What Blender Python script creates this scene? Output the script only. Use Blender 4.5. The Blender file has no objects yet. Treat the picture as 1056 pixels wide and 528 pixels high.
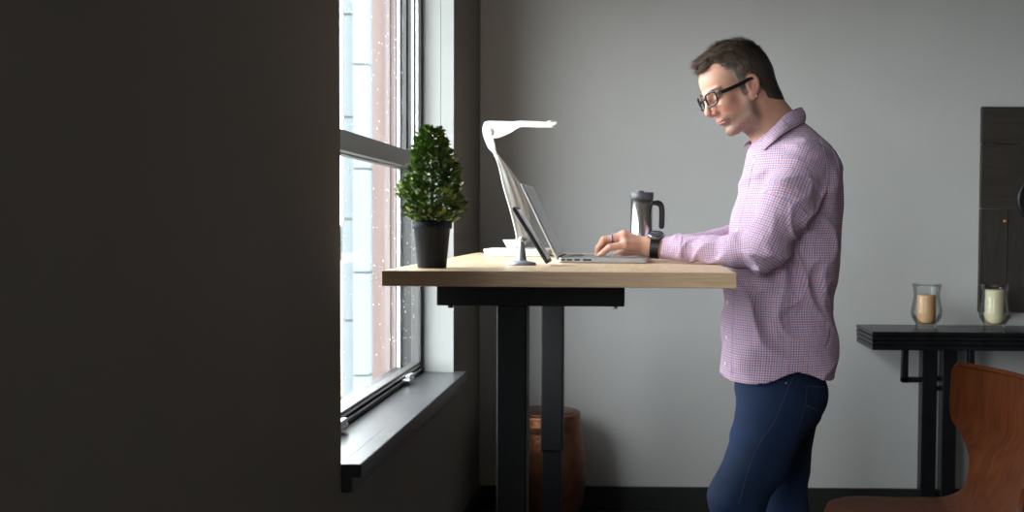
import bpy, math, random
import numpy as np
from mathutils import Vector, Matrix, Euler
from mathutils.bvhtree import BVHTree

C = bpy.context.scene.collection
rnd = random.Random(7)
PI = math.pi

# ------------------------------------------------------------------ camera
FPX = 1122.0
CAM = Vector((0.0, 0.0, 1.16))
PITCH, ROLL = math.radians(2.0), math.radians(0.40)
cam_data = bpy.data.cameras.new('camera')
cam = bpy.data.objects.new('camera', cam_data)
C.objects.link(cam)
RC = (Euler((math.pi / 2 - PITCH, 0, 0)).to_matrix() @ Matrix.Rotation(ROLL, 3, 'Z'))
cam.matrix_world = Matrix.Translation(CAM) @ RC.to_4x4()
cam_data.sensor_width = 36
cam_data.lens = FPX / 1056 * 36
_d = RC.transposed() @ Vector((0, 1, 0))
SX = 655 - (528 + FPX * _d.x / -_d.z)       # pixels the frame is shifted
SY = 230 - (264 - FPX * _d.y / -_d.z)
cam_data.shift_x = -SX / 1056
cam_data.shift_y = SY / 1056
cam_data.clip_end = 500
cam_data.dof.use_dof = True
cam_data.dof.focus_distance = 2.85
cam_data.dof.aperture_fstop = 4.2
bpy.context.scene.camera = cam


def P(px, py, Y):
    """world point on the plane y=Y seen at photo pixel px,py"""
    d = RC @ Vector(((px - 528 - SX) / FPX, -(py - 264 - SY) / FPX, -1.0))
    return CAM + d * (Y / d.y)


def ray(px, py):
    d = RC @ Vector(((px - 528 - SX) / FPX, -(py - 264 - SY) / FPX, -1.0))
    return d.normalized()


# ------------------------------------------------------------------ world and exposure
sc = bpy.context.scene
sc.view_settings.view_transform = 'Standard'
sc.view_settings.look = 'None'
sc.view_settings.gamma = 1
sc.view_settings.use_curve_mapping = False
sc.view_settings.exposure = 0.0
w = bpy.data.worlds.new('overcast_sky')
sc.world = w
w.use_nodes = True
nt = w.node_tree
bg = nt.nodes['Background']
bg.inputs['Color'].default_value = (0.94, 0.975, 1.0, 1)
bg.inputs['Strength'].default_value = 16.5


def portal(name, loc, size, target):
    l = bpy.data.lights.new(name, 'AREA')
    l.shape = 'RECTANGLE'
    l.size, l.size_y = size
    l.cycles.is_portal = True
    o = bpy.data.objects.new(name, l)
    C.objects.link(o)
    o.location = loc
    o.rotation_euler = (Vector(target) - Vector(loc)).to_track_quat('-Z', 'Y').to_euler()
    return o


portal('window_portal', (-0.85, 3.0, 1.5), (1.8, 1.6), (1, 3.0, 1.5))
portal('window_portal.001', (-0.85, -0.13, 1.46), (2.24, 2.3), (1, -0.13, 1.46))  # sky portal of the added side window


# ------------------------------------------------------------------ materials
def mat(name, col, rough=0.6, metal=0.0, noise=None, bump=None, spec=0.5, coat=0.0, sub=0.0, stretch=(1, 1, 1), ior=None):
    """noise=(scale, amount of value change)  bump=(scale, strength)"""
    m = bpy.data.materials.new(name)
    m.use_nodes = True
    t = m.node_tree
    b = t.nodes['Principled BSDF']
    b.inputs['Base Color'].default_value = (*col, 1)
    b.inputs['Roughness'].default_value = rough
    b.inputs['Metallic'].default_value = metal
    b.inputs['Specular IOR Level'].default_value = spec
    b.inputs['Coat Weight'].default_value = coat
    if sub:
        b.inputs['Subsurface Weight'].default_value = sub
        b.inputs['Subsurface Radius'].default_value = (0.012, 0.005, 0.003)
        b.inputs['Subsurface Scale'].default_value = 0.6
    tc = t.nodes.new('ShaderNodeTexCoord')
    mp = t.nodes.new('ShaderNodeMapping')
    mp.inputs['Scale'].default_value = stretch
    t.links.new(tc.outputs['Object'], mp.inputs['Vector'])
    if noise:
        n = t.nodes.new('ShaderNodeTexNoise')
        n.inputs['Scale'].default_value = noise[0]
        n.inputs['Detail'].default_value = 6
        t.links.new(mp.outputs['Vector'], n.inputs['Vector'])
        r = t.nodes.new('ShaderNodeValToRGB')
        a = noise[1]
        r.color_ramp.elements[0].position = 0.3
        r.color_ramp.elements[1].position = 0.7
        r.color_ramp.elements[0].color = (*[c * (1 - a) for c in col], 1)
        r.color_ramp.elements[1].color = (*[min(1, c * (1 + a)) for c in col], 1)
        t.links.new(n.outputs['Fac'], r.inputs['Fac'])
        t.links.new(r.outputs['Color'], b.inputs['Base Color'])
    if bump:
        n2 = t.nodes.new('ShaderNodeTexNoise')
        n2.inputs['Scale'].default_value = bump[0]
        n2.inputs['Detail'].default_value = 4
        t.links.new(mp.outputs['Vector'], n2.inputs['Vector'])
        bp = t.nodes.new('ShaderNodeBump')
        bp.inputs['Strength'].default_value = bump[1]
        bp.inputs['Distance'].default_value = 0.002
        t.links.new(n2.outputs['Fac'], bp.inputs['Height'])
        t.links.new(bp.outputs['Normal'], b.inputs['Normal'])
    return m


def attr_mat(name, attr, rough=0.5, sub=0.0, spec=0.5, noise=None, aniso=0):
    m = mat(name, (0.5, 0.5, 0.5), rough, sub=sub, spec=spec)
    t = m.node_tree
    b = t.nodes['Principled BSDF']
    a = t.nodes.new('ShaderNodeAttribute')
    a.attribute_name = attr
    if noise:
        tc = t.nodes.new('ShaderNodeTexCoord')
        n = t.nodes.new('ShaderNodeTexNoise')
        n.inputs['Scale'].default_value = noise[0]
        n.inputs['Detail'].default_value = 5
        t.links.new(tc.outputs['Object'], n.inputs['Vector'])
        mr = t.nodes.new('ShaderNodeMapRange')
        mr.inputs['To Min'].default_value = 1 - noise[1]
        mr.inputs['To Max'].default_value = 1 + noise[1]
        t.links.new(n.outputs['Fac'], mr.inputs['Value'])
        mx = t.nodes.new('ShaderNodeVectorMath')
        mx.operation = 'SCALE'
        t.links.new(a.outputs['Color'], mx.inputs[0])
        t.links.new(mr.outputs['Result'], mx.inputs['Scale'])
        t.links.new(mx.outputs[0], b.inputs['Base Color'])
    else:
        t.links.new(a.outputs['Color'], b.inputs['Base Color'])
    return m


def glass_pane_mat(name, refl=0.07, tint=(0.97, 0.99, 0.99)):
    m = bpy.data.materials.new(name)
    m.use_nodes = True
    t = m.node_tree
    t.nodes.remove(t.nodes['Principled BSDF'])
    out = t.nodes['Material Output']
    tr = t.nodes.new('ShaderNodeBsdfTransparent')
    tr.inputs['Color'].default_value = (*tint, 1)
    gl = t.nodes.new('ShaderNodeBsdfGlossy')
    gl.inputs['Roughness'].default_value = 0.02
    mx = t.nodes.new('ShaderNodeMixShader')
    fr = t.nodes.new('ShaderNodeLayerWeight')
    fr.inputs['Blend'].default_value = 0.25
    ml = t.nodes.new('ShaderNodeMath')
    ml.operation = 'MULTIPLY'
    ml.inputs[1].default_value = refl * 5
    t.links.new(fr.outputs['Fresnel'], ml.inputs[0])
    t.links.new(ml.outputs[0], mx.inputs['Fac'])
    t.links.new(tr.outputs[0], mx.inputs[1])
    t.links.new(gl.outputs[0], mx.inputs[2])
    t.links.new(mx.outputs[0], out.inputs['Surface'])
    return m


def wood_mat(name, c1, c2, scale, rough, stretch, coat=0.0, bump=0.15):
    m = mat(name, c1, rough, coat=coat)
    t = m.node_tree
    b = t.nodes['Principled BSDF']
    tc = t.nodes.new('ShaderNodeTexCoord')
    mp = t.nodes.new('ShaderNodeMapping')
    mp.inputs['Scale'].default_value = stretch
    t.links.new(tc.outputs['Object'], mp.inputs['Vector'])
    n = t.nodes.new('ShaderNodeTexNoise')
    n.inputs['Scale'].default_value = scale
    n.inputs['Detail'].default_value = 8
    n.inputs['Distortion'].default_value = 0.6
    t.links.new(mp.outputs['Vector'], n.inputs['Vector'])
    r = t.nodes.new('ShaderNodeValToRGB')
    r.color_ramp.elements[0].position = 0.35
    r.color_ramp.elements[1].position = 0.65
    r.color_ramp.elements[0].color = (*c1, 1)
    r.color_ramp.elements[1].color = (*c2, 1)
    t.links.new(n.outputs['Fac'], r.inputs['Fac'])
    t.links.new(r.outputs['Color'], b.inputs['Base Color'])
    bp = t.nodes.new('ShaderNodeBump')
    bp.inputs['Strength'].default_value = bump
    bp.inputs['Distance'].default_value = 0.001
    t.links.new(n.outputs['Fac'], bp.inputs['Height'])
    t.links.new(bp.outputs['Normal'], b.inputs['Normal'])
    return m


M = {}
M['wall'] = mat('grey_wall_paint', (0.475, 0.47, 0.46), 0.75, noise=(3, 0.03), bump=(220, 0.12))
M['wall_shaded'] = mat('shaded_grey_wall_paint', (0.175, 0.157, 0.136), 0.85, noise=(2, 0.06), bump=(180, 0.1), spec=0.25)  # same grey paint as the back wall, backlit shade put into the colour
M['wall_far'] = mat('deep_grey_wall_paint', (0.16, 0.155, 0.15), 0.8, noise=(3, 0.03))
M['reveal'] = mat('white_reveal_paint', (0.27, 0.28, 0.27), 0.6, noise=(5, 0.02))
M['ceiling'] = mat('ceiling_paint', (0.42, 0.41, 0.395), 0.9, noise=(4, 0.02))
M['floor'] = wood_mat('dark_floor_boards', (0.035, 0.028, 0.022), (0.06, 0.048, 0.038), 4, 0.5, (1, 12, 1))
M['base'] = mat('charcoal_baseboard', (0.009, 0.009, 0.009), 0.55, noise=(8, 0.1))
M['sill'] = mat('dark_stone_sill', (0.055, 0.056, 0.06), 0.32, noise=(14, 0.18), bump=(40, 0.05))
M['frame'] = mat('black_window_frame', (0.02, 0.02, 0.021), 0.4, noise=(10, 0.1))
M['rail'] = mat('bronze_sash_rail', (0.06, 0.057, 0.055), 0.45, noise=(10, 0.08))
M['alu'] = mat('aluminium_track', (0.55, 0.56, 0.58), 0.35, metal=0.6, noise=(20, 0.05))
M['glass'] = glass_pane_mat('window_glass', refl=0.03)
M['bead'] = mat('pale_bead', (0.12, 0.118, 0.11), 0.4, noise=(60, 0.1))
M['siding'] = mat('pale_blue_siding', (0.10, 0.117, 0.121), 0.8, noise=(6, 0.05), bump=(30, 0.2))
M['siding2'] = mat('pale_grey_siding', (0.088, 0.104, 0.11), 0.8, noise=(6, 0.05), bump=(30, 0.2))
M['pink'] = mat('pink_stucco', (0.145, 0.102, 0.093), 0.85, noise=(9, 0.05), bump=(60, 0.3))
M['pink2'] = mat('pale_pink_trim', (0.16, 0.13, 0.124), 0.8, noise=(9, 0.05))
M['whitetrim'] = mat('white_trim', (0.27, 0.27, 0.27), 0.6, noise=(5, 0.02))
M['sand'] = mat('orange_roof_tile', (0.07, 0.038, 0.018), 0.85, noise=(3, 0.12), bump=(12, 0.3))
M['ground'] = mat('pale_gravel_ground', (0.12, 0.116, 0.105), 0.95, noise=(0.6, 0.12))
M['tree'] = mat('distant_leaves', (0.03, 0.042, 0.04), 0.9, noise=(1.5, 0.35))
M['bark'] = mat('bark', (0.1, 0.07, 0.05), 0.9, noise=(8, 0.3))
M['oak'] = wood_mat('oak_desktop', (0.56, 0.385, 0.235), (0.66, 0.475, 0.31), 5, 0.42, (14, 1.2, 14), coat=0.1, bump=0.05)
M['oak_edge'] = wood_mat('oak_edge_band', (0.54, 0.34, 0.20), (0.66, 0.45, 0.285), 7, 0.5, (1.5, 20, 30), bump=0.08)
M['steel_black'] = mat('black_powder_steel', (0.007, 0.007, 0.008), 0.55, noise=(60, 0.15), bump=(500, 0.08), spec=0.15)
M['copper'] = mat('hammered_copper', (0.17, 0.068, 0.036), 0.38, metal=0.85, noise=(25, 0.25), bump=(60, 0.5))
M['black_lacquer'] = mat('black_lacquered_wood', (0.006, 0.006, 0.007), 0.25, noise=(15, 0.2), spec=0.2)
M['plywood'] = wood_mat('walnut_plywood', (0.060, 0.014, 0.003), (0.095, 0.024, 0.006), 6, 0.5, (10, 10, 1), coat=0.0)
M['plywood'].node_tree.nodes['Principled BSDF'].inputs['Specular IOR Level'].default_value = 0.15
M['chrome'] = mat('chrome_steel', (0.6, 0.6, 0.6), 0.2, metal=1, noise=(30, 0.03))
M['dark_planks'] = wood_mat('weathered_dark_planks', (0.016, 0.012, 0.009), (0.032, 0.025, 0.019), 5, 0.7, (14, 14, 1.3), bump=0.5)
M['dark_planks_h'] = wood_mat('weathered_dark_planks_across', (0.018, 0.013, 0.009), (0.032, 0.024, 0.017), 5, 0.7, (1.3, 14, 14), bump=0.5)
M['iron'] = mat('black_iron', (0.01, 0.01, 0.011), 0.4, noise=(30, 0.2))
M['brass'] = mat('dull_brass', (0.5, 0.25, 0.1), 0.4, metal=0.8, noise=(30, 0.1))
M['wax_orange'] = mat('orange_wax', (0.62, 0.36, 0.18), 0.5, sub=0.3, noise=(14, 0.15))
M['wax_cream'] = mat('cream_wax', (0.60, 0.52, 0.34), 0.5, sub=0.3, noise=(14, 0.1))
M['wick'] = mat('burnt_wick', (0.03, 0.025, 0.02), 0.9, noise=(50, 0.2))
M['lamp'] = mat('white_lamp_plastic', (0.62, 0.63, 0.60), 0.4, noise=(12, 0.02))
M['pot'] = mat('charcoal_pot', (0.015, 0.018, 0.022), 0.65, noise=(20, 0.12), bump=(80, 0.1), spec=0.2)
M['soil'] = mat('potting_soil', (0.03, 0.022, 0.016), 0.95, noise=(80, 0.4), bump=(100, 0.8))
M['leaf'] = mat('boxwood_leaf', (0.075, 0.155, 0.022), 0.42, noise=(22, 0.55))
M['leaf_light'] = mat('young_boxwood_leaf', (0.25, 0.31, 0.04), 0.42, noise=(22, 0.35))
M['stem'] = mat('green_stem', (0.08, 0.07, 0.03), 0.8, noise=(20, 0.2))
M['silver'] = mat('silver_aluminium', (0.52, 0.53, 0.56), 0.33, metal=0.75, noise=(40, 0.03))
M['silver_edge'] = mat('bright_silver_edge', (0.75, 0.76, 0.8), 0.3, metal=0.7, noise=(40, 0.03))
M['screen'] = mat('grey_glossy_screen', (0.16, 0.165, 0.17), 0.15, noise=(5, 0.03), spec=0.7)
M['key'] = mat('silver_keys', (0.35, 0.36, 0.39), 0.5, noise=(80, 0.05))
M['port'] = mat('dark_port', (0.03, 0.03, 0.035), 0.5, noise=(80, 0.1))
M['stand_grey'] = mat('satin_grey_metal', (0.22, 0.24, 0.27), 0.35, metal=0.35, noise=(40, 0.04))
M['case_dark'] = mat('dark_tablet_case', (0.022, 0.022, 0.026), 0.4, noise=(40, 0.15))
M['steel'] = mat('brushed_steel', (0.58, 0.56, 0.55), 0.24, metal=1.0, noise=(30, 0.04), stretch=(1, 1, 40))
M['mug_lid'] = mat('dark_grey_lid', (0.055, 0.057, 0.062), 0.45, noise=(30, 0.1))
M['mug_handle'] = mat('black_rubber_handle', (0.012, 0.012, 0.013), 0.4, noise=(30, 0.1))
M['skirt'] = mat('black_shoe_leather', (0.02, 0.017, 0.015), 0.4, noise=(30, 0.2))


def clear_glass():
    m = glass_pane_mat('clear_candle_glass', refl=0.12, tint=(0.98, 0.99, 0.988))
    return m


M['clear'] = clear_glass()


# ------------------------------------------------------------------ mesh helpers
class MB:
    def __init__(s):
        s.v = []
        s.f = []
        s.m = []
        s.sm = []

    def add(s, vs, fs, mi=0, smooth=False):
        o = len(s.v)
        s.v += [tuple(v) for v in vs]
        s.f += [tuple(i + o for i in f) for f in fs]
        s.m += [mi] * len(fs)
        s.sm += [smooth] * len(fs)

    def box(s, lo, hi, mi=0):
        x0, y0, z0 = lo
        x1, y1, z1 = hi
        vs = [(x0, y0, z0), (x1, y0, z0), (x1, y1, z0), (x0, y1, z0), (x0, y0, z1), (x1, y0, z1), (x1, y1, z1), (x0, y1, z1)]
        s.add(vs, [(0, 3, 2, 1), (4, 5, 6, 7), (0, 1, 5, 4), (1, 2, 6, 5), (2, 3, 7, 6), (3, 0, 4, 7)], mi)

    def tube(s, pts, r, n=10, mi=0, closed=False):
        pts = [Vector(p) for p in pts]
        if isinstance(r, (int, float)):
            r = [r] * len(pts)
        vs = []
        up = Vector((0, 0, 1))
        prev = None
        for i, p in enumerate(pts):
            if closed:
                d = pts[(i + 1) % len(pts)] - pts[i - 1]
            else:
                d = (pts[min(i + 1, len(pts) - 1)] - pts[max(i - 1, 0)])
            d = d.normalized() if d.length > 1e-9 else Vector((0, 0, 1))
            if prev is None:
                a = d.cross(up)
                if a.length < 1e-3:
                    a = d.cross(Vector((1, 0, 0)))
            else:
                a = prev - d * prev.dot(d)
            a.normalize()
            prev = a
            b = d.cross(a)
            for k in range(n):
                t = 2 * PI * k / n
                vs.append(p + (a * math.cos(t) + b * math.sin(t)) * r[i])
        fs = []
        L = len(pts)
        for i in range(L if closed else L - 1):
            j = (i + 1) % L
            for k in range(n):
                k2 = (k + 1) % n
                fs.append((i * n + k, i * n + k2, j * n + k2, j * n + k))
        s.add(vs, fs, mi, True)
        if not closed:
            s.add(vs[:n], [tuple(range(n))[::-1]], mi)
            s.add(vs[-n:], [tuple(range(n))], mi)

    def lathe(s, prof, c, n=40, mi=0, axis=None, smooth=True):
        """prof: list of (r,z) around c"""
        vs = []
        c = Vector(c)
        for r, z in prof:
            for k in range(n):
                t = 2 * PI * k / n
                v = Vector((r * math.cos(t), r * math.sin(t), z))
                if axis is not None:
                    v = axis @ v
                vs.append(c + v)
        fs = []
        for i in range(len(prof) - 1):
            for k in range(n):
                k2 = (k + 1) % n
                fs.append((i * n + k, i * n + k2, (i + 1) * n + k2, (i + 1) * n + k))
        s.add(vs, fs, mi, smooth)

    def sphere(s, c, r, n=12, mi=0):
        if isinstance(r, (int, float)):
            r = (r, r, r)
        vs = []
        fs = []
        h = n // 2
        for i in range(h + 1):
            a = PI * i / h
            for k in range(n):
                t = 2 * PI * k / n
                vs.append((c[0] + r[0] * math.sin(a) * math.cos(t), c[1] + r[1] * math.sin(a) * math.sin(t), c[2] - r[2] * math.cos(a)))
        for i in range(h):
            for k in range(n):
                k2 = (k + 1) % n
                fs.append((i * n + k, i * n + k2, (i + 1) * n + k2, (i + 1) * n + k))
        s.add(vs, fs, mi, True)

    def extr(s, poly, y0, y1, mi=0):
        """polygon in x,z extruded along y"""
        n = len(poly)
        vs = [(p[0], y0, p[1]) for p in poly] + [(p[0], y1, p[1]) for p in poly]
        fs = [tuple(range(n)), tuple(range(n, 2 * n))[::-1]]
        for i in range(n):
            j = (i + 1) % n
            fs.append((i, i + n, j + n, j))
        s.add(vs, fs, mi)

    def build(s, name, mats, parent=None, bevel=0, origin=None, weld=True):
        if not isinstance(mats, (list, tuple)):
            mats = [mats]
        me = bpy.data.meshes.new(name)
        me.from_pydata(s.v, [], s.f)
        for m_ in mats:
            me.materials.append(m_)
        me.polygons.foreach_set('material_index', s.m)
        me.polygons.foreach_set('use_smooth', s.sm)
        me.update()
        import bmesh
        bm = bmesh.new()
        bm.from_mesh(me)
        if weld:
            bmesh.ops.remove_doubles(bm, verts=bm.verts, dist=1e-6)
            bmesh.ops.recalc_face_normals(bm, faces=bm.faces)
        bm.to_mesh(me)
        bm.free()
        o = bpy.data.objects.new(name, me)
        C.objects.link(o)
        if parent is not None:
            o.parent = parent
            pl = world_loc(parent)
            me.transform(Matrix.Translation(-pl))
        elif origin is not None:
            me.transform(Matrix.Translation(-Vector(origin)))
            o.location = origin
        if bevel:
            b = o.modifiers.new('bevel', 'BEVEL')
            b.width = bevel
            b.segments = 2
            b.limit_method = 'ANGLE'
            b.angle_limit = math.radians(40)
        return o


def world_loc(o):
    l = Vector(o.location)
    p = o.parent
    while p is not None:
        l = l + Vector(p.location)
        p = p.parent
    return l


def tag(o, label, cat, group=None, kind=None):
    if label:
        o['label'] = label
    if cat:
        o['category'] = cat
    if group:
        o['group'] = group
    if kind:
        o['kind'] = kind
    return o


def thing(name, label, cat, loc, group=None):
    o = bpy.data.objects.new(name, None)
    o.empty_display_size = 0.05
    C.objects.link(o)
    o.location = loc
    return tag(o, label, cat, group)


def struct(name, mb, m, parent=None, bevel=0, label=None):
    o = mb.build(name, m, parent, bevel)
    o['kind'] = 'structure'
    if label:
        o['label'] = label
    return o


def catmull(pts, n=8):
    out = []
    pts = [np.array(p, float) for p in pts]
    for i in range(len(pts) - 1):
        p0 = pts[max(i - 1, 0)]
        p1, p2 = pts[i], pts[i + 1]
        p3 = pts[min(i + 2, len(pts) - 1)]
        for k in range(n):
            t = k / n
            out.append(0.5 * ((2 * p1) + (-p0 + p2) * t + (2 * p0 - 5 * p1 + 4 * p2 - p3) * t * t + (-p0 + 3 * p1 - 3 * p2 + p3) * t ** 3))
    out.append(pts[-1])
    return out


# ------------------------------------------------------------------ the room
XW = -0.62           # window wall
YB = 4.35            # back wall
XR = 3.3
YF = -2.4
ZC = 2.75
WY0, WY1 = 2.29, 3.72    # window opening
WZ0, WZ1 = 0.645, 2.25
TH = 0.27                # wall thickness

b = MB(); b.box((XW - 0.0, YF, -0.1), (XR, YB, 0.0)); struct('floor', b, M['floor'])
b = MB(); b.box((XW - TH, YF - 0.1, ZC), (XR + 0.1, YB + 0.1, ZC + 0.1)); struct('ceiling', b, M['ceiling'])
b = MB(); b.box((XW - TH, YB, -0.1), (XR, YB + 0.12, ZC)); struct('wall_back', b, M['wall'])
b = MB(); b.box((XR, YF, -0.1), (XR + 0.12, YB + 0.12, ZC)); struct('wall_right', b, M['wall_far'])
b = MB(); b.box((XW - TH, YF - 0.12, -0.1), (XR + 0.12, YF, ZC)); struct('wall_front', b, M['wall_far'])
# window wall with two openings: the one in view and an added unseen one for light beside the photographer
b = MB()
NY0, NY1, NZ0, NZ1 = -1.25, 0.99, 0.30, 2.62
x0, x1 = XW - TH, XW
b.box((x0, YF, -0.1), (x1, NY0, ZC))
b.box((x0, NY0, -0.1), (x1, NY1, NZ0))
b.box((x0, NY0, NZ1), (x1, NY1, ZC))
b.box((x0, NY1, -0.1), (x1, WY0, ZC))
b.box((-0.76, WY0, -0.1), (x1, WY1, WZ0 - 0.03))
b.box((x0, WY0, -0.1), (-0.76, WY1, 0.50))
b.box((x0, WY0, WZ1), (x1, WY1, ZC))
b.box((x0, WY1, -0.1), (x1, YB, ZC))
struct('wall_left', b, M['wall_shaded'])
b = MB(); b.box((XW, YB - 0.016, 0), (XR, YB, 0.10)); struct('baseboard_back', b, M['base'], bevel=0.003)
b = MB(); b.box((XW, YF, 0), (XW + 0.016, YB - 0.016, 0.10)); struct('baseboard_left', b, M['base'], bevel=0.003)

# window in view
FXI = -0.725      # room face of the frame
win = bpy.data.objects.new('window_1', None); C.objects.link(win); win.location = (FXI, (WY0 + WY1) / 2, WZ0)
win['kind'] = 'structure'
win['label'] = 'tall sash window in the left wall with black frame and white reveal'
b = MB()
b.box((XW - 0.13, WY1 - 0.006, WZ0), (XW + 0.0005, WY1 + 0.001, WZ1))
b.box((XW - 0.13, WY0 - 0.001, WZ0), (XW - 0.004, WY0 + 0.003, WZ1))
b.box((XW - 0.13, WY0, WZ1 - 0.006), (XW + 0.001, WY1, WZ1 + 0.001))
b.build('reveal_lining', M['reveal'], win)
b = MB()   # outer frame
fx0, fx1 = -0.81, FXI
b.box((fx0, WY1 - 0.035, WZ0 - 0.03), (fx1, WY1 - 0.006, WZ1))
b.box((fx0, WY0 + 0.006, WZ0 - 0.03), (fx1, WY0 + 0.035, WZ1))
b.box((fx0, WY0, WZ1 - 0.05), (fx1, WY1, WZ1))
b.box((-0.758, WY0, WZ0 - 0.03), (fx1, WY1, WZ0 + 0.012))
b.box((fx0, WY0, WZ0 + 0.012), (fx1 - 0.02, WY1, WZ0 + 0.022))
b.build('window_frame', M['frame'], win, bevel=0.002)
b = MB()   # tracks for the sashes on the far jamb
for xa in (-0.737, -0.752, -0.783, -0.805):
    b.box((xa - 0.0035, WY1 - 0.043, 1.38), (xa + 0.0035, WY1 - 0.035, WZ1 - 0.05))
b.build('sash_track', M['alu'], win)


def sash(name, xc, z0, z1, lower_h, upper_h, st, m, mullion=None):
    b = MB()
    ya, yb = WY0 + 0.036, WY1 - 0.036
    b.box((xc - 0.014, ya, z0), (xc + 0.014, yb, z0 + lower_h))
    b.box((xc - 0.014, ya, z1 - upper_h), (xc + 0.014, yb, z1))
    b.box((xc - 0.014, ya, z0), (xc + 0.014, ya + st, z1))
    b.box((xc - 0.014, yb - st, z0), (xc + 0.014, yb, z1))
    s = b.build(name, m, win, bevel=0.002)
    g = MB()
    g.box((xc - 0.002, ya + st, z0 + lower_h), (xc + 0.002, yb - st, z1 - upper_h))
    g.build('glass_pane', M['glass'], s)
    return s


low = sash('lower_sash', -0.742, WZ0 + 0.022, 1.388, 0.016, 0.052, 0.012, M['rail'])
upp = sash('upper_sash', -0.785, 1.335, WZ1 - 0.05, 0.045, 0.03, 0.012, M['rail'])
b = MB()
b.box((-0.727, WY1 - 0.046, WZ0 + 0.04), (-0.7265, WY1 - 0.040, 1.33))
b.build('weather_strip', M['alu'], win)
b = MB()   # bright rail along the bottom of the lower sash
b.box((-0.729, WY0 + 0.04, WZ0 + 0.024), (-0.7265, WY1 - 0.04, WZ0 + 0.030))
b.box((-0.727, WY0 + 0.04, WZ0 + 0.0125), (-0.722, WY1 - 0.04, WZ0 + 0.016))
b.build('bottom_rail_trim', M['alu'], win)
for yy in (2.62, 3.42):
    b = MB()
    b.box((-0.725, yy - 0.035, WZ0 + 0.013), (-0.700, yy + 0.035, WZ0 + 0.021))
    b.box((-0.716, yy - 0.028, WZ0 + 0.021), (-0.702, yy + 0.034, WZ0 + 0.033))
    b.build('sash_latch', M['alu'], win, bevel=0.002)
# rain drops on the panes
b = MB()
for i in range(300):
    yy = rnd.uniform(WY0 + 0.4, WY1 - 0.06)
    zz = rnd.uniform(0.7, 2.1)
    xx = -0.7385 if zz < 1.33 else -0.7815
    if 1.31 < zz < 1.40:
        continue
    r = rnd.choice((0.0012, 0.0014, 0.0016, 0.0022))
    b.sphere((xx, yy, zz), (r * 0.5, r, r * 1.3), 6)
dr = b.build('rain_drops', mat('rain_water', (0.9, 0.93, 0.93), 0.1, noise=(30, 0.02)), win)
dr['kind'] = 'stuff'

# sill board and apron
b = MB()
b.box((-0.722, WY0 + 0.002, WZ0 - 0.03), (XW + 0.002, WY1 - 0.002, WZ0))
b.box((XW - 0.002, WY0 - 0.0, WZ0 - 0.03), (XW + 0.043, WY1 + 0.02, WZ0))
b.box((XW, WY0 + 0.0, WZ0 - 0.062), (XW + 0.024, WY1 - 0.01, WZ0 - 0.03))
struct('window_sill', b, M['sill'], bevel=0.003)

# added unseen window (beside the photographer, put in to light man and desk)
win_added = bpy.data.objects.new('added_window', None); C.objects.link(win_added); win_added.location = (FXI, -0.5, NZ0)
win_added['kind'] = 'structure'
b = MB()
b.box((fx0, NY0, NZ0), (fx1, NY1, NZ0 + 0.05)); b.box((fx0, NY0, NZ1 - 0.05), (fx1, NY1, NZ1))
b.box((fx0, NY0, NZ0), (fx1, NY0 + 0.05, NZ1)); b.box((fx0, NY1 - 0.05, NZ0), (fx1, NY1, NZ1))
b.box((fx0, -0.16, NZ0), (fx1, -0.10, NZ1))
b.build('window_frame', M['frame'], win_added)
b = MB(); b.box((-0.78, NY0, NZ0), (-0.776, NY1, NZ1)); b.build('glass_pane', M['glass'], win_added)

# bead chains of the roller blind
for px, nm in ((438.5, 0), (454.5, 1)):
    Yc = 3.69 - 0.01 * nm
    top = P(px, 2, Yc)
    b = MB()
    zz = WZ1 - 0.01
    zlow = 1.27
    x = top.x
    while zz > zlow:
        b.sphere((x, Yc, zz), 0.0022, 6)
        zz -= 0.0062
    b.tube([(x, Yc, WZ1 - 0.005), (x, Yc, zlow)], 0.0006, 5)
    o = b.build('bead_chain', M['bead'], None, origin=(x, Yc, WZ1 - 0.005))
    tag(o, ('thin bead chain hanging against the black window frame', 'thin bead chain hanging near the outer edge of the white reveal')[nm],
        'bead chain', 'blind chains at the window')

# ------------------------------------------------------------------ outside the window
b = MB(); b.box((-200, -60, -3.3), (-2.0, 220, -3.2)); g = struct('ground_outside', b, M['ground'])
# own facade: pink return wall with trims, white corner board
def xr(r, Y):
    return r * Y


b = MB()
b.box((-0.885, WY1 - 0.05, -3.2), (-0.80, WY1 + 0.02, 3.2), 0)
b.box((-0.842, WY1 - 0.056, -3.2), (-0.825, WY1 - 0.05, 3.2), 1)
b.box((-0.812, WY1 - 0.056, -3.2), (-0.806, WY1 - 0.05, 3.2), 1)
b.box((-0.802, WY1 - 0.060, -3.2), (-0.79, WY1 + 0.02, 3.2), 2)
struct('outer_window_casing', b, [M['pink'], M['pink2'], M['whitetrim']])
# neighbouring building with lap siding
b = MB()
YS = 7.5
def siding(xa, xb, y, z_off, mi):
    z = -3.2 + z_off
    while z < 6:
        b.box((xa, y, z), (xb, y + 0.3, z + 0.685), mi)
        b.box((xa + 0.004, y + 0.012, z + 0.685), (xb - 0.004, y + 0.3, z + 0.70), 2)
        z += 0.70
siding(-2.02, -1.905, YS, 0.18, 0)
siding(-1.905, -1.80, YS - 0.15, 0.52, 1)
b.box((-1.80, YS - 0.05, -3.2), (-1.68, YS + 0.3, 6), 1)
b.box((-1.68, YS - 0.05, -3.2), (-1.60, YS + 2.5, 6), 0)
struct('neighbouring_building', b, [M['siding'], M['siding2'], M['port']])
b = MB()
b.box((-6.0, 11.6, -3.2), (-2.95, 14.0, -0.78))
b.box((-6.1, 11.5, -0.78), (-2.9, 14.1, -0.70))
o = b.build('low_building', M['sand'], None, origin=(-4.5, 12.8, -3.2)); o['kind'] = 'structure'
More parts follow.
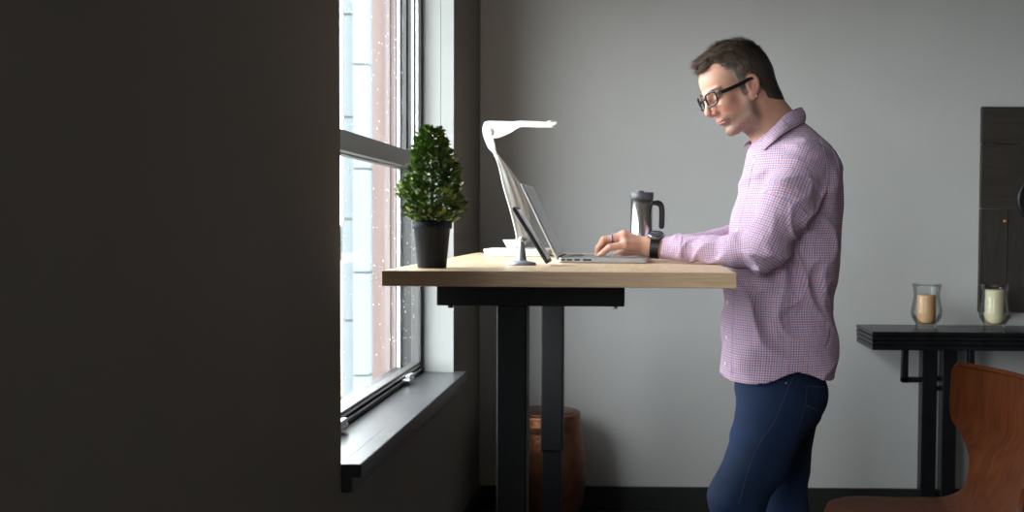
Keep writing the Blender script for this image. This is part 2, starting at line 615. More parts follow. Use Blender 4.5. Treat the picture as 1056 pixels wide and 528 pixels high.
for i in range(8):
    x = -34 + i * 3.2; y = 84 + (i % 2) * 7
    t = thing('distant_tree', 'hazy %s beyond the window, seen past the pale siding' % ('round green tree far' ), 'tree', (x, y, -3.2), 'far trees beyond the window')
    t['label'] = 'hazy green tree far beyond the window glass'
    b = MB()
    for k in range(14):
        a = rnd.uniform(0, 2 * PI); q = rnd.uniform(0, 1.0)
        b.sphere((x + q * math.cos(a), y + q * math.sin(a), -3.2 + rnd.uniform(1.6, 3.4)), rnd.uniform(0.6, 0.8), 10)
    b.build('crown', M['tree'], t)
    b = MB(); b.tube([(x, y, -3.2), (x, y, -1.2)], [0.18, 0.12], 8); b.build('trunk', M['bark'], t)

# ------------------------------------------------------------------ standing desk
DT = 1.055; DB = DT - 0.034
DX0, DX1, DY0, DY1 = -0.543, 0.2185, 2.33, 3.73
desk = thing('standing_desk', 'standing desk with light oak top on black telescoping legs', 'desk', (-0.16, 3.03, 0))
b = MB(); b.box((DX0, DY0, DB), (DX1, DY1, DT))
b.build('tabletop', M['oak'], desk, bevel=0.003)
b = MB()   # edge band on the near end, 0.6 mm
b.box((DX0 + 0.001, DY0 - 0.0008, DB + 0.001), (DX1 - 0.001, DY0 + 0.0005, DT - 0.001))
b.build('edge_band', M['oak_edge'], desk)


def bracket(yc):
    b = MB()
    xa = P(450.5, 300, yc - 0.03).x
    xb = P(644, 300, yc - 0.03).x
    z0 = 0.965
    b.extr([(xa, z0), (xb, z0), (xb, DB - 0.0005), (xa, DB - 0.0005)], yc - 0.035, yc + 0.035)
    o = b.build('side_bracket', M['steel_black'], desk, bevel=0.003)
    for xx in (xa + 0.03, xb - 0.022):
        c = MB(); c.lathe([(0, -0.006), (0.006, -0.006), (0.006, 0.001), (0, 0.001)], (xx, yc - 0.02, z0), 10)
        c.build('bolt', M['chrome'] if xx > -0.2 else M['steel_black'], o)


bracket(2.56); bracket(3.60)
for yc, pa, pb in ((2.56, 512, 543), (3.60, 558, 580.5)):
    yf = yc - 0.03
    xa, xb = P(pa, 400, yf).x, P(pb, 400, yf).x
    b = MB()
    b.box((xa, yf, 0.405), (xb, yf + 0.07, 0.966))
    lg = b.build('leg', M['steel_black'], desk, bevel=0.004)
    b = MB()
    b.box((xa + 0.006, yf + 0.005, 0.035), (xb - 0.006, yf + 0.063, 0.41))
    b.build('leg_inner_tube', M['steel_black'], lg, bevel=0.003)
    b = MB()
    xm = (xa + xb) / 2
    b.box((xm - 0.33, yf - 0.002, 0.012), (xm + 0.33, yf + 0.072, 0.036))
    b.box((xm - 0.32, yf + 0.015, 0), (xm - 0.27, yf + 0.055, 0.012)); b.box((xm + 0.27, yf + 0.015, 0), (xm + 0.32, yf + 0.055, 0.012))
    b.build('foot', M['steel_black'], desk, bevel=0.004)
for xx in (-0.33, -0.21):
    b = MB(); b.box((xx - 0.018, 2.59, 0.975), (xx + 0.018, 3.57, 1.0)); b.build('crossbar', M['steel_black'], desk, bevel=0.002)

# ------------------------------------------------------------------ copper drum stool by the back wall
cx = P(562, 440, 4.12).x; cy = 4.115
b = MB()
H = 0.445
R = 0.128
prof = [(0, 0), (R * 0.9, 0), (R * 0.98, 0.05), (R * 1.15, 0.10), (R * 1.24, 0.18), (R * 1.25, 0.25), (R * 1.19, 0.32), (R * 1.10, 0.375),
        (R * 1.085, 0.382), (R * 1.10, 0.388), (R * 1.075, 0.394), (R * 1.09, 0.400), (R * 1.06, 0.406), (R * 1.06, 0.433), (R * 1.03, 0.441), (R * 0.95, 0.443), (R * .9, 0.440), (0, 0.440)]
b.lathe(prof, (cx, cy, 0), 56)
dr = thing('drum_stool', 'hammered copper drum stool against the back wall behind the desk legs', 'stool', (cx, cy, 0))
b.build('stool_body', M['copper'], dr)
b = MB(); b.lathe([(0, 0.4405), (R * 0.9, 0.4405), (R * 0.9, 0.4445), (R * 0.88, 0.446), (0, 0.446)], (cx, cy, 0), 48)
b.build('stool_top', M['copper'], dr)

# ------------------------------------------------------------------ black console table, right
cons = thing('console_table', 'black lacquered console table with stepped edge against the back wall', 'table', (1.6, 4.18, 0))
b = MB()
cx0, cx1, cy0, cy1 = 0.885, 2.5, 4.035, 4.33
lay = [(0.762, 0.748, 0.0), (0.748, 0.745, 0.006), (0.745, 0.731, 0.0), (0.731, 0.728, 0.006), (0.728, 0.714, 0.001), (0.714, 0.711, 0.007), (0.711, 0.693, 0.002)]
for za, zb, ins in lay:
    b.box((cx0 + ins, cy0 + ins, zb), (cx1 - ins, cy1, za))
b.build('table_top', M['black_lacquer'], cons, bevel=0.0015)
ZT = 0.693
def post(pa, pb, yf, d, z0, z1, nm='leg', par=None):
    b = MB()
    b.box((P(pa, 430, yf).x, yf, z0), (P(pb, 430, yf).x, yf + d, z1))
    return b.build(nm, M['black_lacquer'], par or cons, bevel=0.003)
post(950.5, 966, 4.08, 0.055, 0, ZT)
post(971.5, 986.5, 4.08, 0.055, 0, ZT)
post(952, 966, 4.25, 0.05, 0, ZT)
post(972, 985, 4.25, 0.05, 0, ZT)
post(1150, 1165, 4.08, 0.055, 0, ZT); post(1172, 1187, 4.08, 0.055, 0, ZT)
def brk(pa, pb, zlo, flip, yf=4.08):
    b = MB()
    xa, xb = P(pa, 380, yf).x, P(pb, 380, yf).x
    vx = (xa, xa + 0.022) if not flip else (xb - 0.022, xb)
    b.box((vx[0], yf, zlo), (vx[1], yf + 0.03, ZT))
    b.box((xa, yf, zlo), (xb, yf + 0.03, zlo + 0.018))
    b.build('bracket', M['black_lacquer'], cons, bevel=0.002)
brk(931, 951, 0.567, False); brk(986, 1005, 0.567, True)
b = MB()
xa, xb = P(965, 380, 4.1).x, P(973, 380, 4.1).x
b.box((xa, 4.09, 0.57), (xb, 4.12, 0.588)); b.box((xa, 4.09, 0.535), (xb, 4.12, 0.55)); b.build('rung', M['black_lacquer'], cons)

# ------------------------------------------------------------------ candle glasses
def candle_glass(px, candle_top, m, lab, lab2, ax):
    yc = 4.20
    x = P(px, 320, yc).x
    z0 = 0.7625
    t = thing('candle_holder', lab, 'candle holder', (x, yc, z0), 'glass candle holders on the console')
    b = MB()
    po = [(0.0, 0), (0.042, 0), (0.044, 0.004), (0.040, 0.012), (0.045, 0.022), (0.058, 0.042), (0.061, 0.06), (0.057, 0.085), (0.0505, 0.115), (0.0495, 0.135), (0.054, 0.158), (0.0585, 0.170)]
    pi = [(0.0565, 0.170), (0.052, 0.157), (0.0475, 0.135), (0.0485, 0.115), (0.055, 0.085), (0.059, 0.06), (0.056, 0.043), (0.043, 0.024), (0.036, 0.016), (0, 0.015)]
    b.lathe(po + pi, (x, yc, z0), 40)
    b.build('glass_cup', M['clear'], t)
    c = MB()
    c.lathe([(0, 0.0155), (0.034, 0.0155), (0.036, 0.02), (0.0355, candle_top - 0.003), (0.033, candle_top), (0.02, candle_top - 0.003), (0, candle_top - 0.004)], (x + ax, yc, z0), 32)
    c.tube([(x + ax, yc, z0 + candle_top - 0.005), (x + ax + 0.001, yc, z0 + candle_top + 0.008)], 0.001, 6, mi=1)
    o = c.build('pillar_candle', [m, M['wick']], None, origin=(x + ax, yc, z0 + 0.016))
    tag(o, lab2, 'candle', 'pillar candles in the glass holders')
candle_glass(955.5, 0.128, M['wax_orange'], 'flared glass candle holder at the open left end of the console', 'short orange pillar candle in the left glass holder', 0.0)
candle_glass(1026, 0.150, M['wax_cream'], 'flared glass candle holder in front of the dark wood panel', 'taller cream pillar candle in the right glass holder', -0.002)

# ------------------------------------------------------------------ dark wood panel on the wall
xp0 = P(1011, 200, 4.33).x; zt = P(1011, 110, 4.33).z; zb = P(1011, 322, 4.33).z
pan = thing('wooden_wall_panel', 'dark weathered plank panel hanging on the back wall above the console', 'wall art', (xp0 + 0.4, 4.34, zb))
zs = [zt, zt - 0.148, P(1011, 215, 4.33).z, zb]
b = MB()
b.box((xp0, 4.322, zs[1] + 0.002), (xp0 + 0.8, 4.348, zs[0]), 0)
b.box((xp0 + 0.001, 4.324, zs[2] + 0.002), (xp0 + 0.8, 4.348, zs[1] - 0.001), 0)
k = 0
x = xp0
while x < xp0 + 0.8:
    wd = 0.11
    b.box((x + 0.001, 4.322 + 0.002 * (k % 2), zs[3]), (min(x + wd - 0.001, xp0 + 0.8), 4.348, zs[2] - 0.001), 1)
    x += wd; k += 1
b.build('planks', [M['dark_planks_h'], M['dark_planks']], pan, bevel=0.002)
b = MB()
cc = P(1076, 206, 4.31)
b.tube([(cc.x + 0.095 * math.cos(t), 4.314, cc.z + 0.095 * math.sin(t)) for t in [2 * PI * i / 40 for i in range(40)]], 0.009, 8, closed=True)
b.build('iron_ring', M['iron'], pan)
b = MB(); q = P(1037, 228, 4.32); b.sphere((q.x, 4.32, q.z), (0.01, 0.005, 0.008), 10); b.build('brass_knob', M['brass'], pan)

# ------------------------------------------------------------------ plywood chair at the lower right
ch = thing('plywood_chair', 'reddish brown plywood shell chair with waisted back in front of the console', 'chair', (0.72, 2.56, 0))
prof = [(.462, .440, 2.60), (.470, .450, 2.66), (.50, .456, 2.735), (.56, .457, 2.775), (.65, .453, 2.79), (.74, .450, 2.80), (.80, .455, 2.785), (.835, .49, 2.735),
        (.845, .54, 2.715), (.848, .585, 2.73), (.846, .62, 2.80), (.842, .65, 2.86), (.841, .70, 2.87), (.845, .765, 2.872), (.848, .786, 2.870), (.850, .794, 2.86), (.851, .798, 2.84)]
YC = 2.535
pr = catmull(prof, 5)
NW = 17
vs = []
for (x, z, yf) in pr:
    hw = yf - YC
    for k in range(NW):
        u = -1 + 2 * k / (NW - 1)
        y = YC + hw * u
        back = min(1, max(0, (z - 0.47) / 0.1))
        dx = 0.085 * (1 - u * u) * back * (hw / 0.3) ** 1.0
        dz = -0.014 * (1 - u * u) * (1 - back)
        drop = 0
        if z > 0.775:                       # rounded shoulders of the back
            pass
        vs.append((x + dx, y, z + dz))
fs = []
for i in range(len(pr) - 1):
    for k in range(NW - 1):
        fs.append((i * NW + k, i * NW + k + 1, (i + 1) * NW + k + 1, (i + 1) * NW + k))
b = MB(); b.add(vs, fs, 0, True)
sh = b.build('seat_shell', M['plywood'], ch)
so = sh.modifiers.new('thick', 'SOLIDIFY'); so.thickness = 0.011; so.offset = 0
bv = sh.modifiers.new('b', 'BEVEL'); bv.width = 0.003; bv.segments = 2; bv.limit_method = 'ANGLE'
for sx, sy in ((-1, -1), (-1, 1), (1, -1), (1, 1)):
    b = MB()
    b.tube([(0.65 + sx * 0.03, YC + sy * 0.02, 0.436), (0.65 + sx * 0.13, YC + sy * 0.12, 0.42), (0.65 + sx * 0.15, YC + sy * 0.15, 0.38), (0.65 + sx * 0.20, YC + sy * 0.21, 0.0)], 0.008, 10)
    b.build('leg', M['chrome'], ch)
b = MB(); b.lathe([(0, 0.424), (0.05, 0.424), (0.05, 0.438), (0, 0.438)], (0.65, YC, 0), 20); b.build('mounting_plate', M['steel_black'], ch)

# ------------------------------------------------------------------ potted topiary
px_, py_ = P(445.5, 270, 2.47).x, 2.47
pl = thing('potted_plant', 'small conical boxwood plant in a charcoal pot on the desk corner', 'plant', (px_, py_, DT))
b = MB()
prof = [(0, 0), (0.031, 0), (0.0325, 0.002), (0.0405, 0.088), (0.0435, 0.089), (0.0450, 0.092), (0.0445, 0.106), (0.042, 0.108), (0.0395, 0.106), (0.0385, 0.092), (0, 0.090)]
b.lathe(prof, (px_, py_, DT), 40)
b.build('pot', M['pot'], pl)
b = MB(); b.lathe([(0.039, 0.094), (0.03, 0.097), (0, 0.099)], (px_, py_, DT), 24); b.build('soil', M['soil'], pl)
b = MB(); b.tube([(px_, py_, DT + 0.09), (px_, py_, DT + 0.20), (px_ + 0.004, py_, DT + 0.29)], [0.004, 0.003, 0.001], 8)
fol = MB()
outline = [(0.100, 0.030), (0.108, 0.046), (0.125, 0.057), (0.155, 0.062), (0.185, 0.060), (0.21, 0.052), (0.24, 0.043), (0.27, 0.034), (0.295, 0.023), (0.318, 0.008)]
def orad(z):
    for (z0, r0), (z1, r1) in zip(outline, outline[1:]):
        if z0 <= z <= z1:
            return r0 + (r1 - r0) * (z - z0) / (z1 - z0)
    return 0.01
rl = random.Random(3)
for i in range(46):      # twigs
    z = rl.uniform(0.11, 0.30); a = rl.uniform(0, 2 * PI); r = orad(z)
    b.tube([(px_, py_, DT + max(0.1, z - 0.03)), (px_ + r * .8 * math.cos(a), py_ + r * .8 * math.sin(a), DT + z)], 0.0008, 5)
b.build('stem', M['stem'], pl)
for i in range(1500):
    z = 0.104 + 0.210 * (rl.random() ** 1.25)
    a = rl.uniform(0, 2 * PI)
    q = rl.random() ** 0.35
    rr = orad(z) * q * (1 + 0.14 * math.sin(a * 3 + z * 60) + rl.uniform(-.05, .12))
    c = Vector((px_ + rr * math.cos(a), py_ + rr * math.sin(a), DT + z))
    out = Vector((math.cos(a), math.sin(a), rl.uniform(0.1, 1.3))).normalized()
    out = (out + Vector((rl.uniform(-.5, .5), rl.uniform(-.5, .5), rl.uniform(-.4, .4)))).normalized()
    side = out.cross(Vector((rl.uniform(-1, 1), rl.uniform(-1, 1), 1))).normalized()
    nrm = side.cross(out)
    L = rl.uniform(0.014, 0.022); W = L * rl.uniform(0.28, 0.36)
    vs = [c, c + out * L * .3 + side * W + nrm * .0012, c + out * L * .7 + side * W * .85 + nrm * .0012, c + out * L - nrm * .001,
          c + out * L * .7 - side * W * .85 + nrm * .0012, c + out * L * .3 - side * W + nrm * .0012, c + out * L * .5 - nrm * .0006]
    fol.add(vs, [(0, 1, 6), (1, 2, 6), (2, 3, 6), (3, 4, 6), (4, 5, 6), (5, 0, 6)], 1 if rl.random() < 0.22 else 0, False)
fo = fol.build('foliage', [M['leaf'], M['leaf_light']], pl, weld=False)

# ------------------------------------------------------------------ white twisted desk lamp
LY = 3.42
lc = P(534, 260, LY)
lamp = thing('desk_lamp', 'white desk lamp with a twisted ribbon neck behind the laptop', 'lamp', (lc.x, LY, DT))
b = MB()
xa, xb = P(501, 260, 3.40).x, P(568, 260, 3.40).x
def rrect(x0, x1, y0, y1, r, n=6):
    pts = []
    for cxx, cyy, a0 in ((x1 - r, y1 - r, 0), (x0 + r, y1 - r, 90), (x0 + r, y0 + r, 180), (x1 - r, y0 + r, 270)):
        for k in range(n + 1):
            a = math.radians(a0 + 90 * k / n)
            pts.append((cxx + r * math.cos(a), cyy + r * math.sin(a)))
    return pts
def prism(mb, pts, z0, z1, flare=0.0, mi=0):
    n = len(pts)
    mx = sum(p[0] for p in pts) / n; my = sum(p[1] for p in pts) / n
    vs = [(p[0], p[1], z0) for p in pts] + [(mx + (p[0] - mx) * (1 + flare), my + (p[1] - my) * (1 + flare), z1) for p in pts]
    fs = [tuple(range(n))[::-1], tuple(range(n, 2 * n))] + [(i, (i + 1) % n, n + (i + 1) % n, n + i) for i in range(n)]
    mb.add(vs, fs, mi)
prism(b, rrect(xa + 0.006, xb - 0.006, 3.32, 3.53, 0.02), DT + 0.0005, DT + 0.022, 0.05)
b.build('base', M['lamp'], lamp, bevel=0.002)
b = MB()
bx = P(532, 250, LY).x
b.lathe([(0, 0.022), (0.024, 0.022), (0.028, 0.026), (0.041, 0.050), (0.038, 0.050), (0.024, 0.030), (0, 0.030)], (bx, LY, DT), 32)
b.build('dish', M['lamp'], lamp)
# ribbon: pairs of edge points (photo outline) with their own depth
rib = [((531, 249, 3.40), (545.5, 249, 3.44)), ((532.5, 243, 3.38), (546.5, 238, 3.45)), ((526, 216, 3.37), (545, 213, 3.46)), ((519.5, 194, 3.38), (537, 191, 3.46)),
       ((515.5, 176, 3.40), (526, 176, 3.45)), ((511.2, 162, 3.41), (513.6, 161, 3.43)), ((503.5, 150, 3.46), (510.5, 149, 3.40)), ((498.5, 138, 3.47), (508, 138, 3.39)),
       ((498.8, 130, 3.46), (506.5, 130.5, 3.39))]
mb = MB()
def ribbon(mb, rib, n=8, flutes=3, depth=0.003):
    A = catmull([tuple(P(*a)) for a, _ in rib], n); B = catmull([tuple(P(*c)) for _, c in rib], n)
    NWD = 13
    vs = []
    for i, (p, q) in enumerate(zip(A, B)):
        p = Vector(p); q = Vector(q)
        t = Vector(A[min(i + 1, len(A) - 1)]) - Vector(A[max(i - 1, 0)])
        nn = t.cross(q - p)
        nn = nn.normalized() if nn.length > 1e-9 else Vector((0, 1, 0))
        for k in range(NWD):
            u = k / (NWD - 1)
            vs.append(p.lerp(q, u) + nn * (depth * math.sin(u * PI * 2 * flutes) * min(1, (q - p).length / .03) - 0.006 * math.sin(u * PI) * min(1, (q - p).length / .04)))
    fs = [(i * NWD + k, i * NWD + k + 1, (i + 1) * NWD + k + 1, (i + 1) * NWD + k) for i in range(len(A) - 1) for k in range(NWD - 1)]
    mb.add(vs, fs, 0, True)
ribbon(mb, rib)
s1 = mb.build('neck', M['lamp'], lamp); so = s1.modifiers.new('t', 'SOLIDIFY'); so.thickness = 0.0035; so.offset = 0
mb = MB()
ribbon(mb, [((498.8, 131, 3.455), (506.5, 130.5, 3.39)), ((500, 126.5, 3.45), (507, 138, 3.385)), ((504, 125.2, 3.44), (510, 142.5, 3.385)), ((511, 125.2, 3.44), (516, 141.5, 3.38)), ((523, 125.6, 3.45), (527, 136.5, 3.37)), ((537, 126.0, 3.47), (537, 130.8, 3.35)),
            ((552, 126.6, 3.47), (552, 131.0, 3.345)), ((562, 127, 3.47), (562, 131.3, 3.345)), ((570, 127, 3.46), (571, 131.2, 3.35)), ((574, 127.6, 3.43), (574.5, 128.8, 3.39))], 6, 3, 0.002)
s2 = mb.build('lamp_arm', M['lamp'], lamp); so = s2.modifiers.new('t', 'SOLIDIFY'); so.thickness = 0.004; so.offset = 0
b = MB(); q = P(568, 126, 3.42); b.sphere(q, (0.012, 0.02, 0.0045), 12); b.build('touch_switch', M['lamp'], lamp)

# ------------------------------------------------------------------ phone/tablet stand + tablet
TY = 2.66
st = P(538, 272, TY)
sd = thing('tablet_stand', 'small grey metal tablet stand with round foot on the desk', 'stand', (st.x, TY, DT))
b = MB()
b.lathe([(0, 0), (0.034, 0), (0.0355, 0.002), (0.0345, 0.006), (0.028, 0.009), (0.0135, 0.011), (0.0115, 0.014), (0.0065, 0.052), (0.0065, 0.056), (0, 0.056)], (st.x, TY, DT), 40)
b.build('foot', M['stand_grey'], sd)
b = MB(); b.sphere((st.x + 0.001, TY, DT + 0.062), 0.009, 16)
b.tube([(st.x + 0.001, TY, DT + 0.062), (st.x + 0.012, TY, DT + 0.066)], 0.0045, 10)
b.build('ball_joint', M['chrome'], sd)
ta, tb = P(531.5, 214, TY), P(566.5, 270.6, TY)
d = (tb - ta).normalized(); nrm = Vector((-d.z, 0, d.x)); nrm = nrm if nrm.x > 0 else -nrm
tabl = thing('tablet', 'dark tablet leaning on the round grey stand behind the laptop', 'tablet', (tb.x, TY, DT))
def slab(mb, a, bb, n, t, y0, y1, mi=0, off=0.0):
    p = [a + n * off, bb + n * off, bb + n * (off + t), a + n * (off + t)]
    vs = [(q.x, y0, q.z) for q in p] + [(q.x, y1, q.z) for q in p]
    mb.add(vs, [(0, 1, 2, 3), (7, 6, 5, 4), (0, 4, 5, 1), (1, 5, 6, 2), (2, 6, 7, 3), (3, 7, 4, 0)], mi)
b = MB(); slab(b, ta, tb, nrm, 0.009, TY - 0.055, TY + 0.055, 0, -0.005)
b.build('case', M['case_dark'], tabl, bevel=0.003)
b = MB(); slab(b, ta + d * .008, tb - d * .008, nrm, 0.0008, TY - 0.049, TY + 0.049, 0, 0.0038)
b.build('screen', M['screen'], tabl)
b = MB(); m1 = ta.lerp(tb, 0.02); slab(b, ta - d * .0008, ta + d * .003, nrm, 0.006, TY - 0.052, TY + 0.052, 0, -0.003); b.build('edge_trim', M['silver_edge'], tabl, bevel=0.0005)

# ------------------------------------------------------------------ laptop
LZ = DT + 0.0015
lx0 = P(575, 268, 2.83).x; lx1 = P(668, 270, 2.83).x
LY0, LY1 = 2.83, 3.135
lap = thing('laptop', 'open silver laptop seen from the side on the oak desk', 'laptop', ((lx0 + lx1) / 2, 2.98, DT))
b = MB(); prism(b, rrect(lx0, lx1, LY0, LY1, 0.010), LZ, LZ + 0.0125)
b.build('base', M['silver'], lap, bevel=0.0015)
kz = LZ + 0.0125
kb = MB()
rows = [(lx0 + 0.025 + i * 0.0185, 14) for i in range(6)]
for i, (x, n) in enumerate(rows):
    yw = (LY1 - LY0 - 0.03) / n
    for k in range(n):
        ya = LY0 + 0.015 + k * yw
        if i == 5 and 3 < k < 9:
            if k == 4:
                kb.box((x, ya + 0.0012, kz), (x + 0.016, ya + 5 * yw - 0.0012, kz + 0.0016))
            continue
        kb.box((x, ya + 0.0012, kz), (x + 0.016, ya + yw - 0.0012, kz + 0.0016))
kb.build('keyboard', M['key'], lap)
b = MB(); b.box((lx1 - 0.085, 2.935, kz - 0.0002), (lx1 - 0.012, 3.03, kz + 0.0004)); b.build('trackpad', M['silver_edge'], lap)
for k, (o1, wv) in enumerate(((0.010, 0.010), (0.024, 0.014), (0.044, 0.014), (0.066, 0.022))):
    b = MB(); b.box((lx0 + o1, LY0 - 0.0004, LZ + 0.004), (lx0 + o1 + wv, LY0 + 0.001, LZ + 0.009)); b.build('port', M['port'], lap)
ht = P(536.5, 190, 2.83); hb = P(574, 268.5, 2.83)
d = (hb - ht).normalized(); nrm = Vector((-d.z, 0, d.x)); nrm = nrm if nrm.x > 0 else -nrm
b = MB(); slab(b, ht, hb, nrm, 0.0065, LY0, LY1)
ld = b.build('lid', M['silver'], lap, bevel=0.002)
b = MB(); slab(b, ht + d * .004, hb - d * .012, nrm, 0.0008, LY0 + 0.004, LY1 - 0.004, 0, 0.0063); b.build('display', M['screen'], ld)
b = MB(); slab(b, ht + d * .001, hb, nrm, 0.0012, LY0 - 0.0006, LY0 + 0.002, 0, 0.0015); b.build('edge_strip', M['silver_edge'], ld)
b = MB(); b.tube([(hb.x + 0.004, LY0 + 0.03, kz - 0.001), (hb.x + 0.004, LY1 - 0.03, kz - 0.001)], 0.004, 10); b.build('hinge', M['port'], lap)

# ------------------------------------------------------------------ travel mug
MY = 3.21
mc = P(661.5, 240, MY)
mug = thing('travel_mug', 'brushed steel travel mug with black handle standing beyond the laptop', 'mug', (mc.x, MY, DT))
s = 1122 / MY
rb = 11.4 / s
b = MB()
zt = P(661, 206, MY).z - DT
b.lathe([(0, 0.0008), (rb * .93, 0.0008), (rb * .97, 0.004), (rb, 0.02), (rb, zt), (0, zt)], (mc.x, MY, DT), 48)
b.build('body', M['steel'], mug)
b = MB()
zl = P(661, 198.7, MY).z - DT
b.lathe([(rb * 1.02, zt - 0.001), (rb * 1.06, zt + 0.003), (rb * 1.10, zl), (rb * 1.02, zl + 0.001), (rb * .9, zl - 0.002), (0, zl - 0.002)], (mc.x, MY, DT), 48)
b.lathe([(rb * 1.02, zt - 0.001), (rb * 0.9, zt - 0.001)], (mc.x, MY, DT), 48)
ldm = b.build('lid', M['mug_lid'], mug)
b = MB(); b.lathe([(0.013, zl - 0.003), (0.0125, zl + 0.0045), (0.011, zl + 0.0055), (0, zl + 0.0055)], (mc.x - 0.006, MY, DT), 24); b.build('drink_button', M['mug_lid'], ldm)
b = MB()
hp = [P(672, 209.5, MY), P(677.5, 209.3, MY), P(681, 211, MY), P(682.6, 215.5, MY), P(682.6, 226, MY), P(682, 236, MY)]
pts = [Vector(p) for p in catmull([tuple(p) for p in hp], 5)]
b.tube(pts, [0.0068] * 5 + [0.0085] * (len(pts) - 7) + [0.0075, 0.005], 14)
b.build('handle', M['mug_handle'], mug)

# ================================================================== the person
# ---- signed distance toolkit
def surface_nets(vals, lo, h):
    nx, ny, nz = vals.shape
    ins = vals < 0
    cnt = np.zeros((nx - 1, ny - 1, nz - 1), np.int8)
    offs = [(i, j, k) for i in (0, 1) for j in (0, 1) for k in (0, 1)]
    for (i, j, k) in offs:
        cnt += ins[i:nx - 1 + i, j:ny - 1 + j, k:nz - 1 + k]
    act = (cnt > 0) & (cnt < 8)
    I, J, K = np.nonzero(act)
    cv = {o: vals[I + o[0], J + o[1], K + o[2]] for o in offs}
    acc = np.zeros((len(I), 3)); n = np.zeros(len(I))
    for a in offs:
        for ax in range(3):
            if a[ax] == 0:
                b_ = list(a); b_[ax] = 1; b_ = tuple(b_)
                va, vb = cv[a], cv[b_]
                cr = (va < 0) != (vb < 0)
                t = np.where(cr, va / np.where(va - vb == 0, 1, va - vb), 0)
                p = np.array(a, float)[None, :].repeat(len(I), 0)
                p[:, ax] += t
                acc += p * cr[:, None]; n += cr
    pos = (np.stack([I, J, K], 1) + acc / n[:, None]) * h + np.array(lo)
    ids = -np.ones((nx - 1, ny - 1, nz - 1), np.int64)
    ids[I, J, K] = np.arange(len(I))
    faces = []
    for ax in range(3):
        sl0 = [slice(0, -1) if q == ax else slice(1, -1) for q in range(3)]
        sl1 = [slice(1, None) if q == ax else slice(1, -1) for q in range(3)]
        A = ins[tuple(sl0)]; B = ins[tuple(sl1)]
        X = np.stack(np.nonzero(A != B), 1)
        sgn = A[tuple(X.T)]
        for q in range(3):
            if q != ax:
                X[:, q] += 1
        o1, o2 = [(1, 2), (2, 0), (0, 1)][ax]
        def cid(d1, d2):
            Y = X.copy(); Y[:, o1] -= d1; Y[:, o2] -= d2
            return ids[Y[:, 0], Y[:, 1], Y[:, 2]]
        q = np.stack([cid(1, 1), cid(0, 1), cid(0, 0), cid(1, 0)], 1)
        q[~sgn] = q[~sgn][:, ::-1]
        faces.append(q)
    return pos, np.concatenate(faces)


def grid_eval(f, lo, hi, h):
    ax = [np.arange(lo[i], hi[i] + h, h) for i in range(3)]
    G = np.meshgrid(*ax, indexing='ij')
    p = np.stack([g.astype(np.float32) for g in G], -1)
    out = np.empty(p.shape[:3], np.float32)
    for i in range(0, p.shape[0], 16):
        out[i:i + 16] = f(p[i:i + 16])
    return surface_nets(out, lo, h)


def smin(a, b_, k):
    hh = np.clip(0.5 + 0.5 * (b_ - a) / k, 0, 1)
    return b_ * (1 - hh) + a * hh - k * hh * (1 - hh)


def smax(a, b_, k):
    return -smin(-a, -b_, k)


def s_cap(p, a, b_, ra, rb):
    a = np.array(a, np.float32); b_ = np.array(b_, np.float32)
    ab = b_ - a
    t = np.clip(((p - a) @ ab) / (ab @ ab), 0, 1)
    return np.linalg.norm(p - a - t[..., None] * ab, axis=-1) - (ra + (rb - ra) * t)


def s_ell(p, c, r):
    q = p - np.array(c, np.float32); r = np.array(r, np.float32)
    k0 = np.linalg.norm(q / r, axis=-1); k1 = np.linalg.norm(q / (r * r), axis=-1)
    return k0 * (k0 - 1) / np.maximum(k1, 1e-6)


def chain(p, pts, k=0.006, f=None):
    for (a, ra), (c, rc_) in zip(pts, pts[1:]):
        d_ = s_cap(p, a, c, ra, rc_)
        f = d_ if f is None else smin(f, d_, k)
    return f


def pp(px, py, Y, r):
    return (tuple(P(px, py, Y)), r)


person = thing('person', 'man in a checked shirt and dark jeans typing at the standing desk', 'person', (0.45, 2.9, 0))
PO = Vector((0.45, 2.9, 0))
Ym = 2.92


def mesh_obj(name, pos, faces, mats, parent, smooth=True):
    me = bpy.data.meshes.new(name)
    me.vertices.add(len(pos)); me.vertices.foreach_set('co', (np.asarray(pos) - np.array(world_loc(parent))).astype(np.float32).ravel())
    nf = len(faces)
    me.loops.add(nf * 4); me.loops.foreach_set('vertex_index', np.asarray(faces).astype(np.int32).ravel())
    me.polygons.add(nf); me.polygons.foreach_set('loop_start', np.arange(nf, dtype=np.int32) * 4)
    me.polygons.foreach_set('loop_total', np.full(nf, 4, np.int32))
    me.polygons.foreach_set('use_smooth', np.ones(nf, bool))
    me.update(calc_edges=True); me.validate()
    for m_ in mats:
        me.materials.append(m_)
    o = bpy.data.objects.new(name, me); C.objects.link(o); o.parent = parent
    return o


# ---- head frame
ya, pi_, ro_ = math.radians(23.5), math.radians(21.5), math.radians(7)
F0 = np.array((-math.cos(ya), -math.sin(ya), 0)); Zu = np.array((0, 0, 1.0))
HL = np.cross(Zu, F0); HF = F0 * math.cos(pi_) - Zu * math.sin(pi_); HU = Zu * math.cos(pi_) + F0 * math.sin(pi_)
HL, HU = HL * math.cos(ro_) + HU * math.sin(ro_), HU * math.cos(ro_) - HL * math.sin(ro_)
HM = np.stack([HF, HL, HU], 1)           # columns: local axes in world
HO = np.array(P(776, 88, 2.83)) - HM @ np.array((-0.008, 0.076, 0.0))


def hw(x, y, z):
    return Vector(HO + HM @ np.array((x, y, z)))


def hl(p):
    return (p - HO.astype(np.float32)) @ HM.astype(np.float32)


NK0, NK1 = P(781, 113, 2.905), P(808, 152, 2.92)


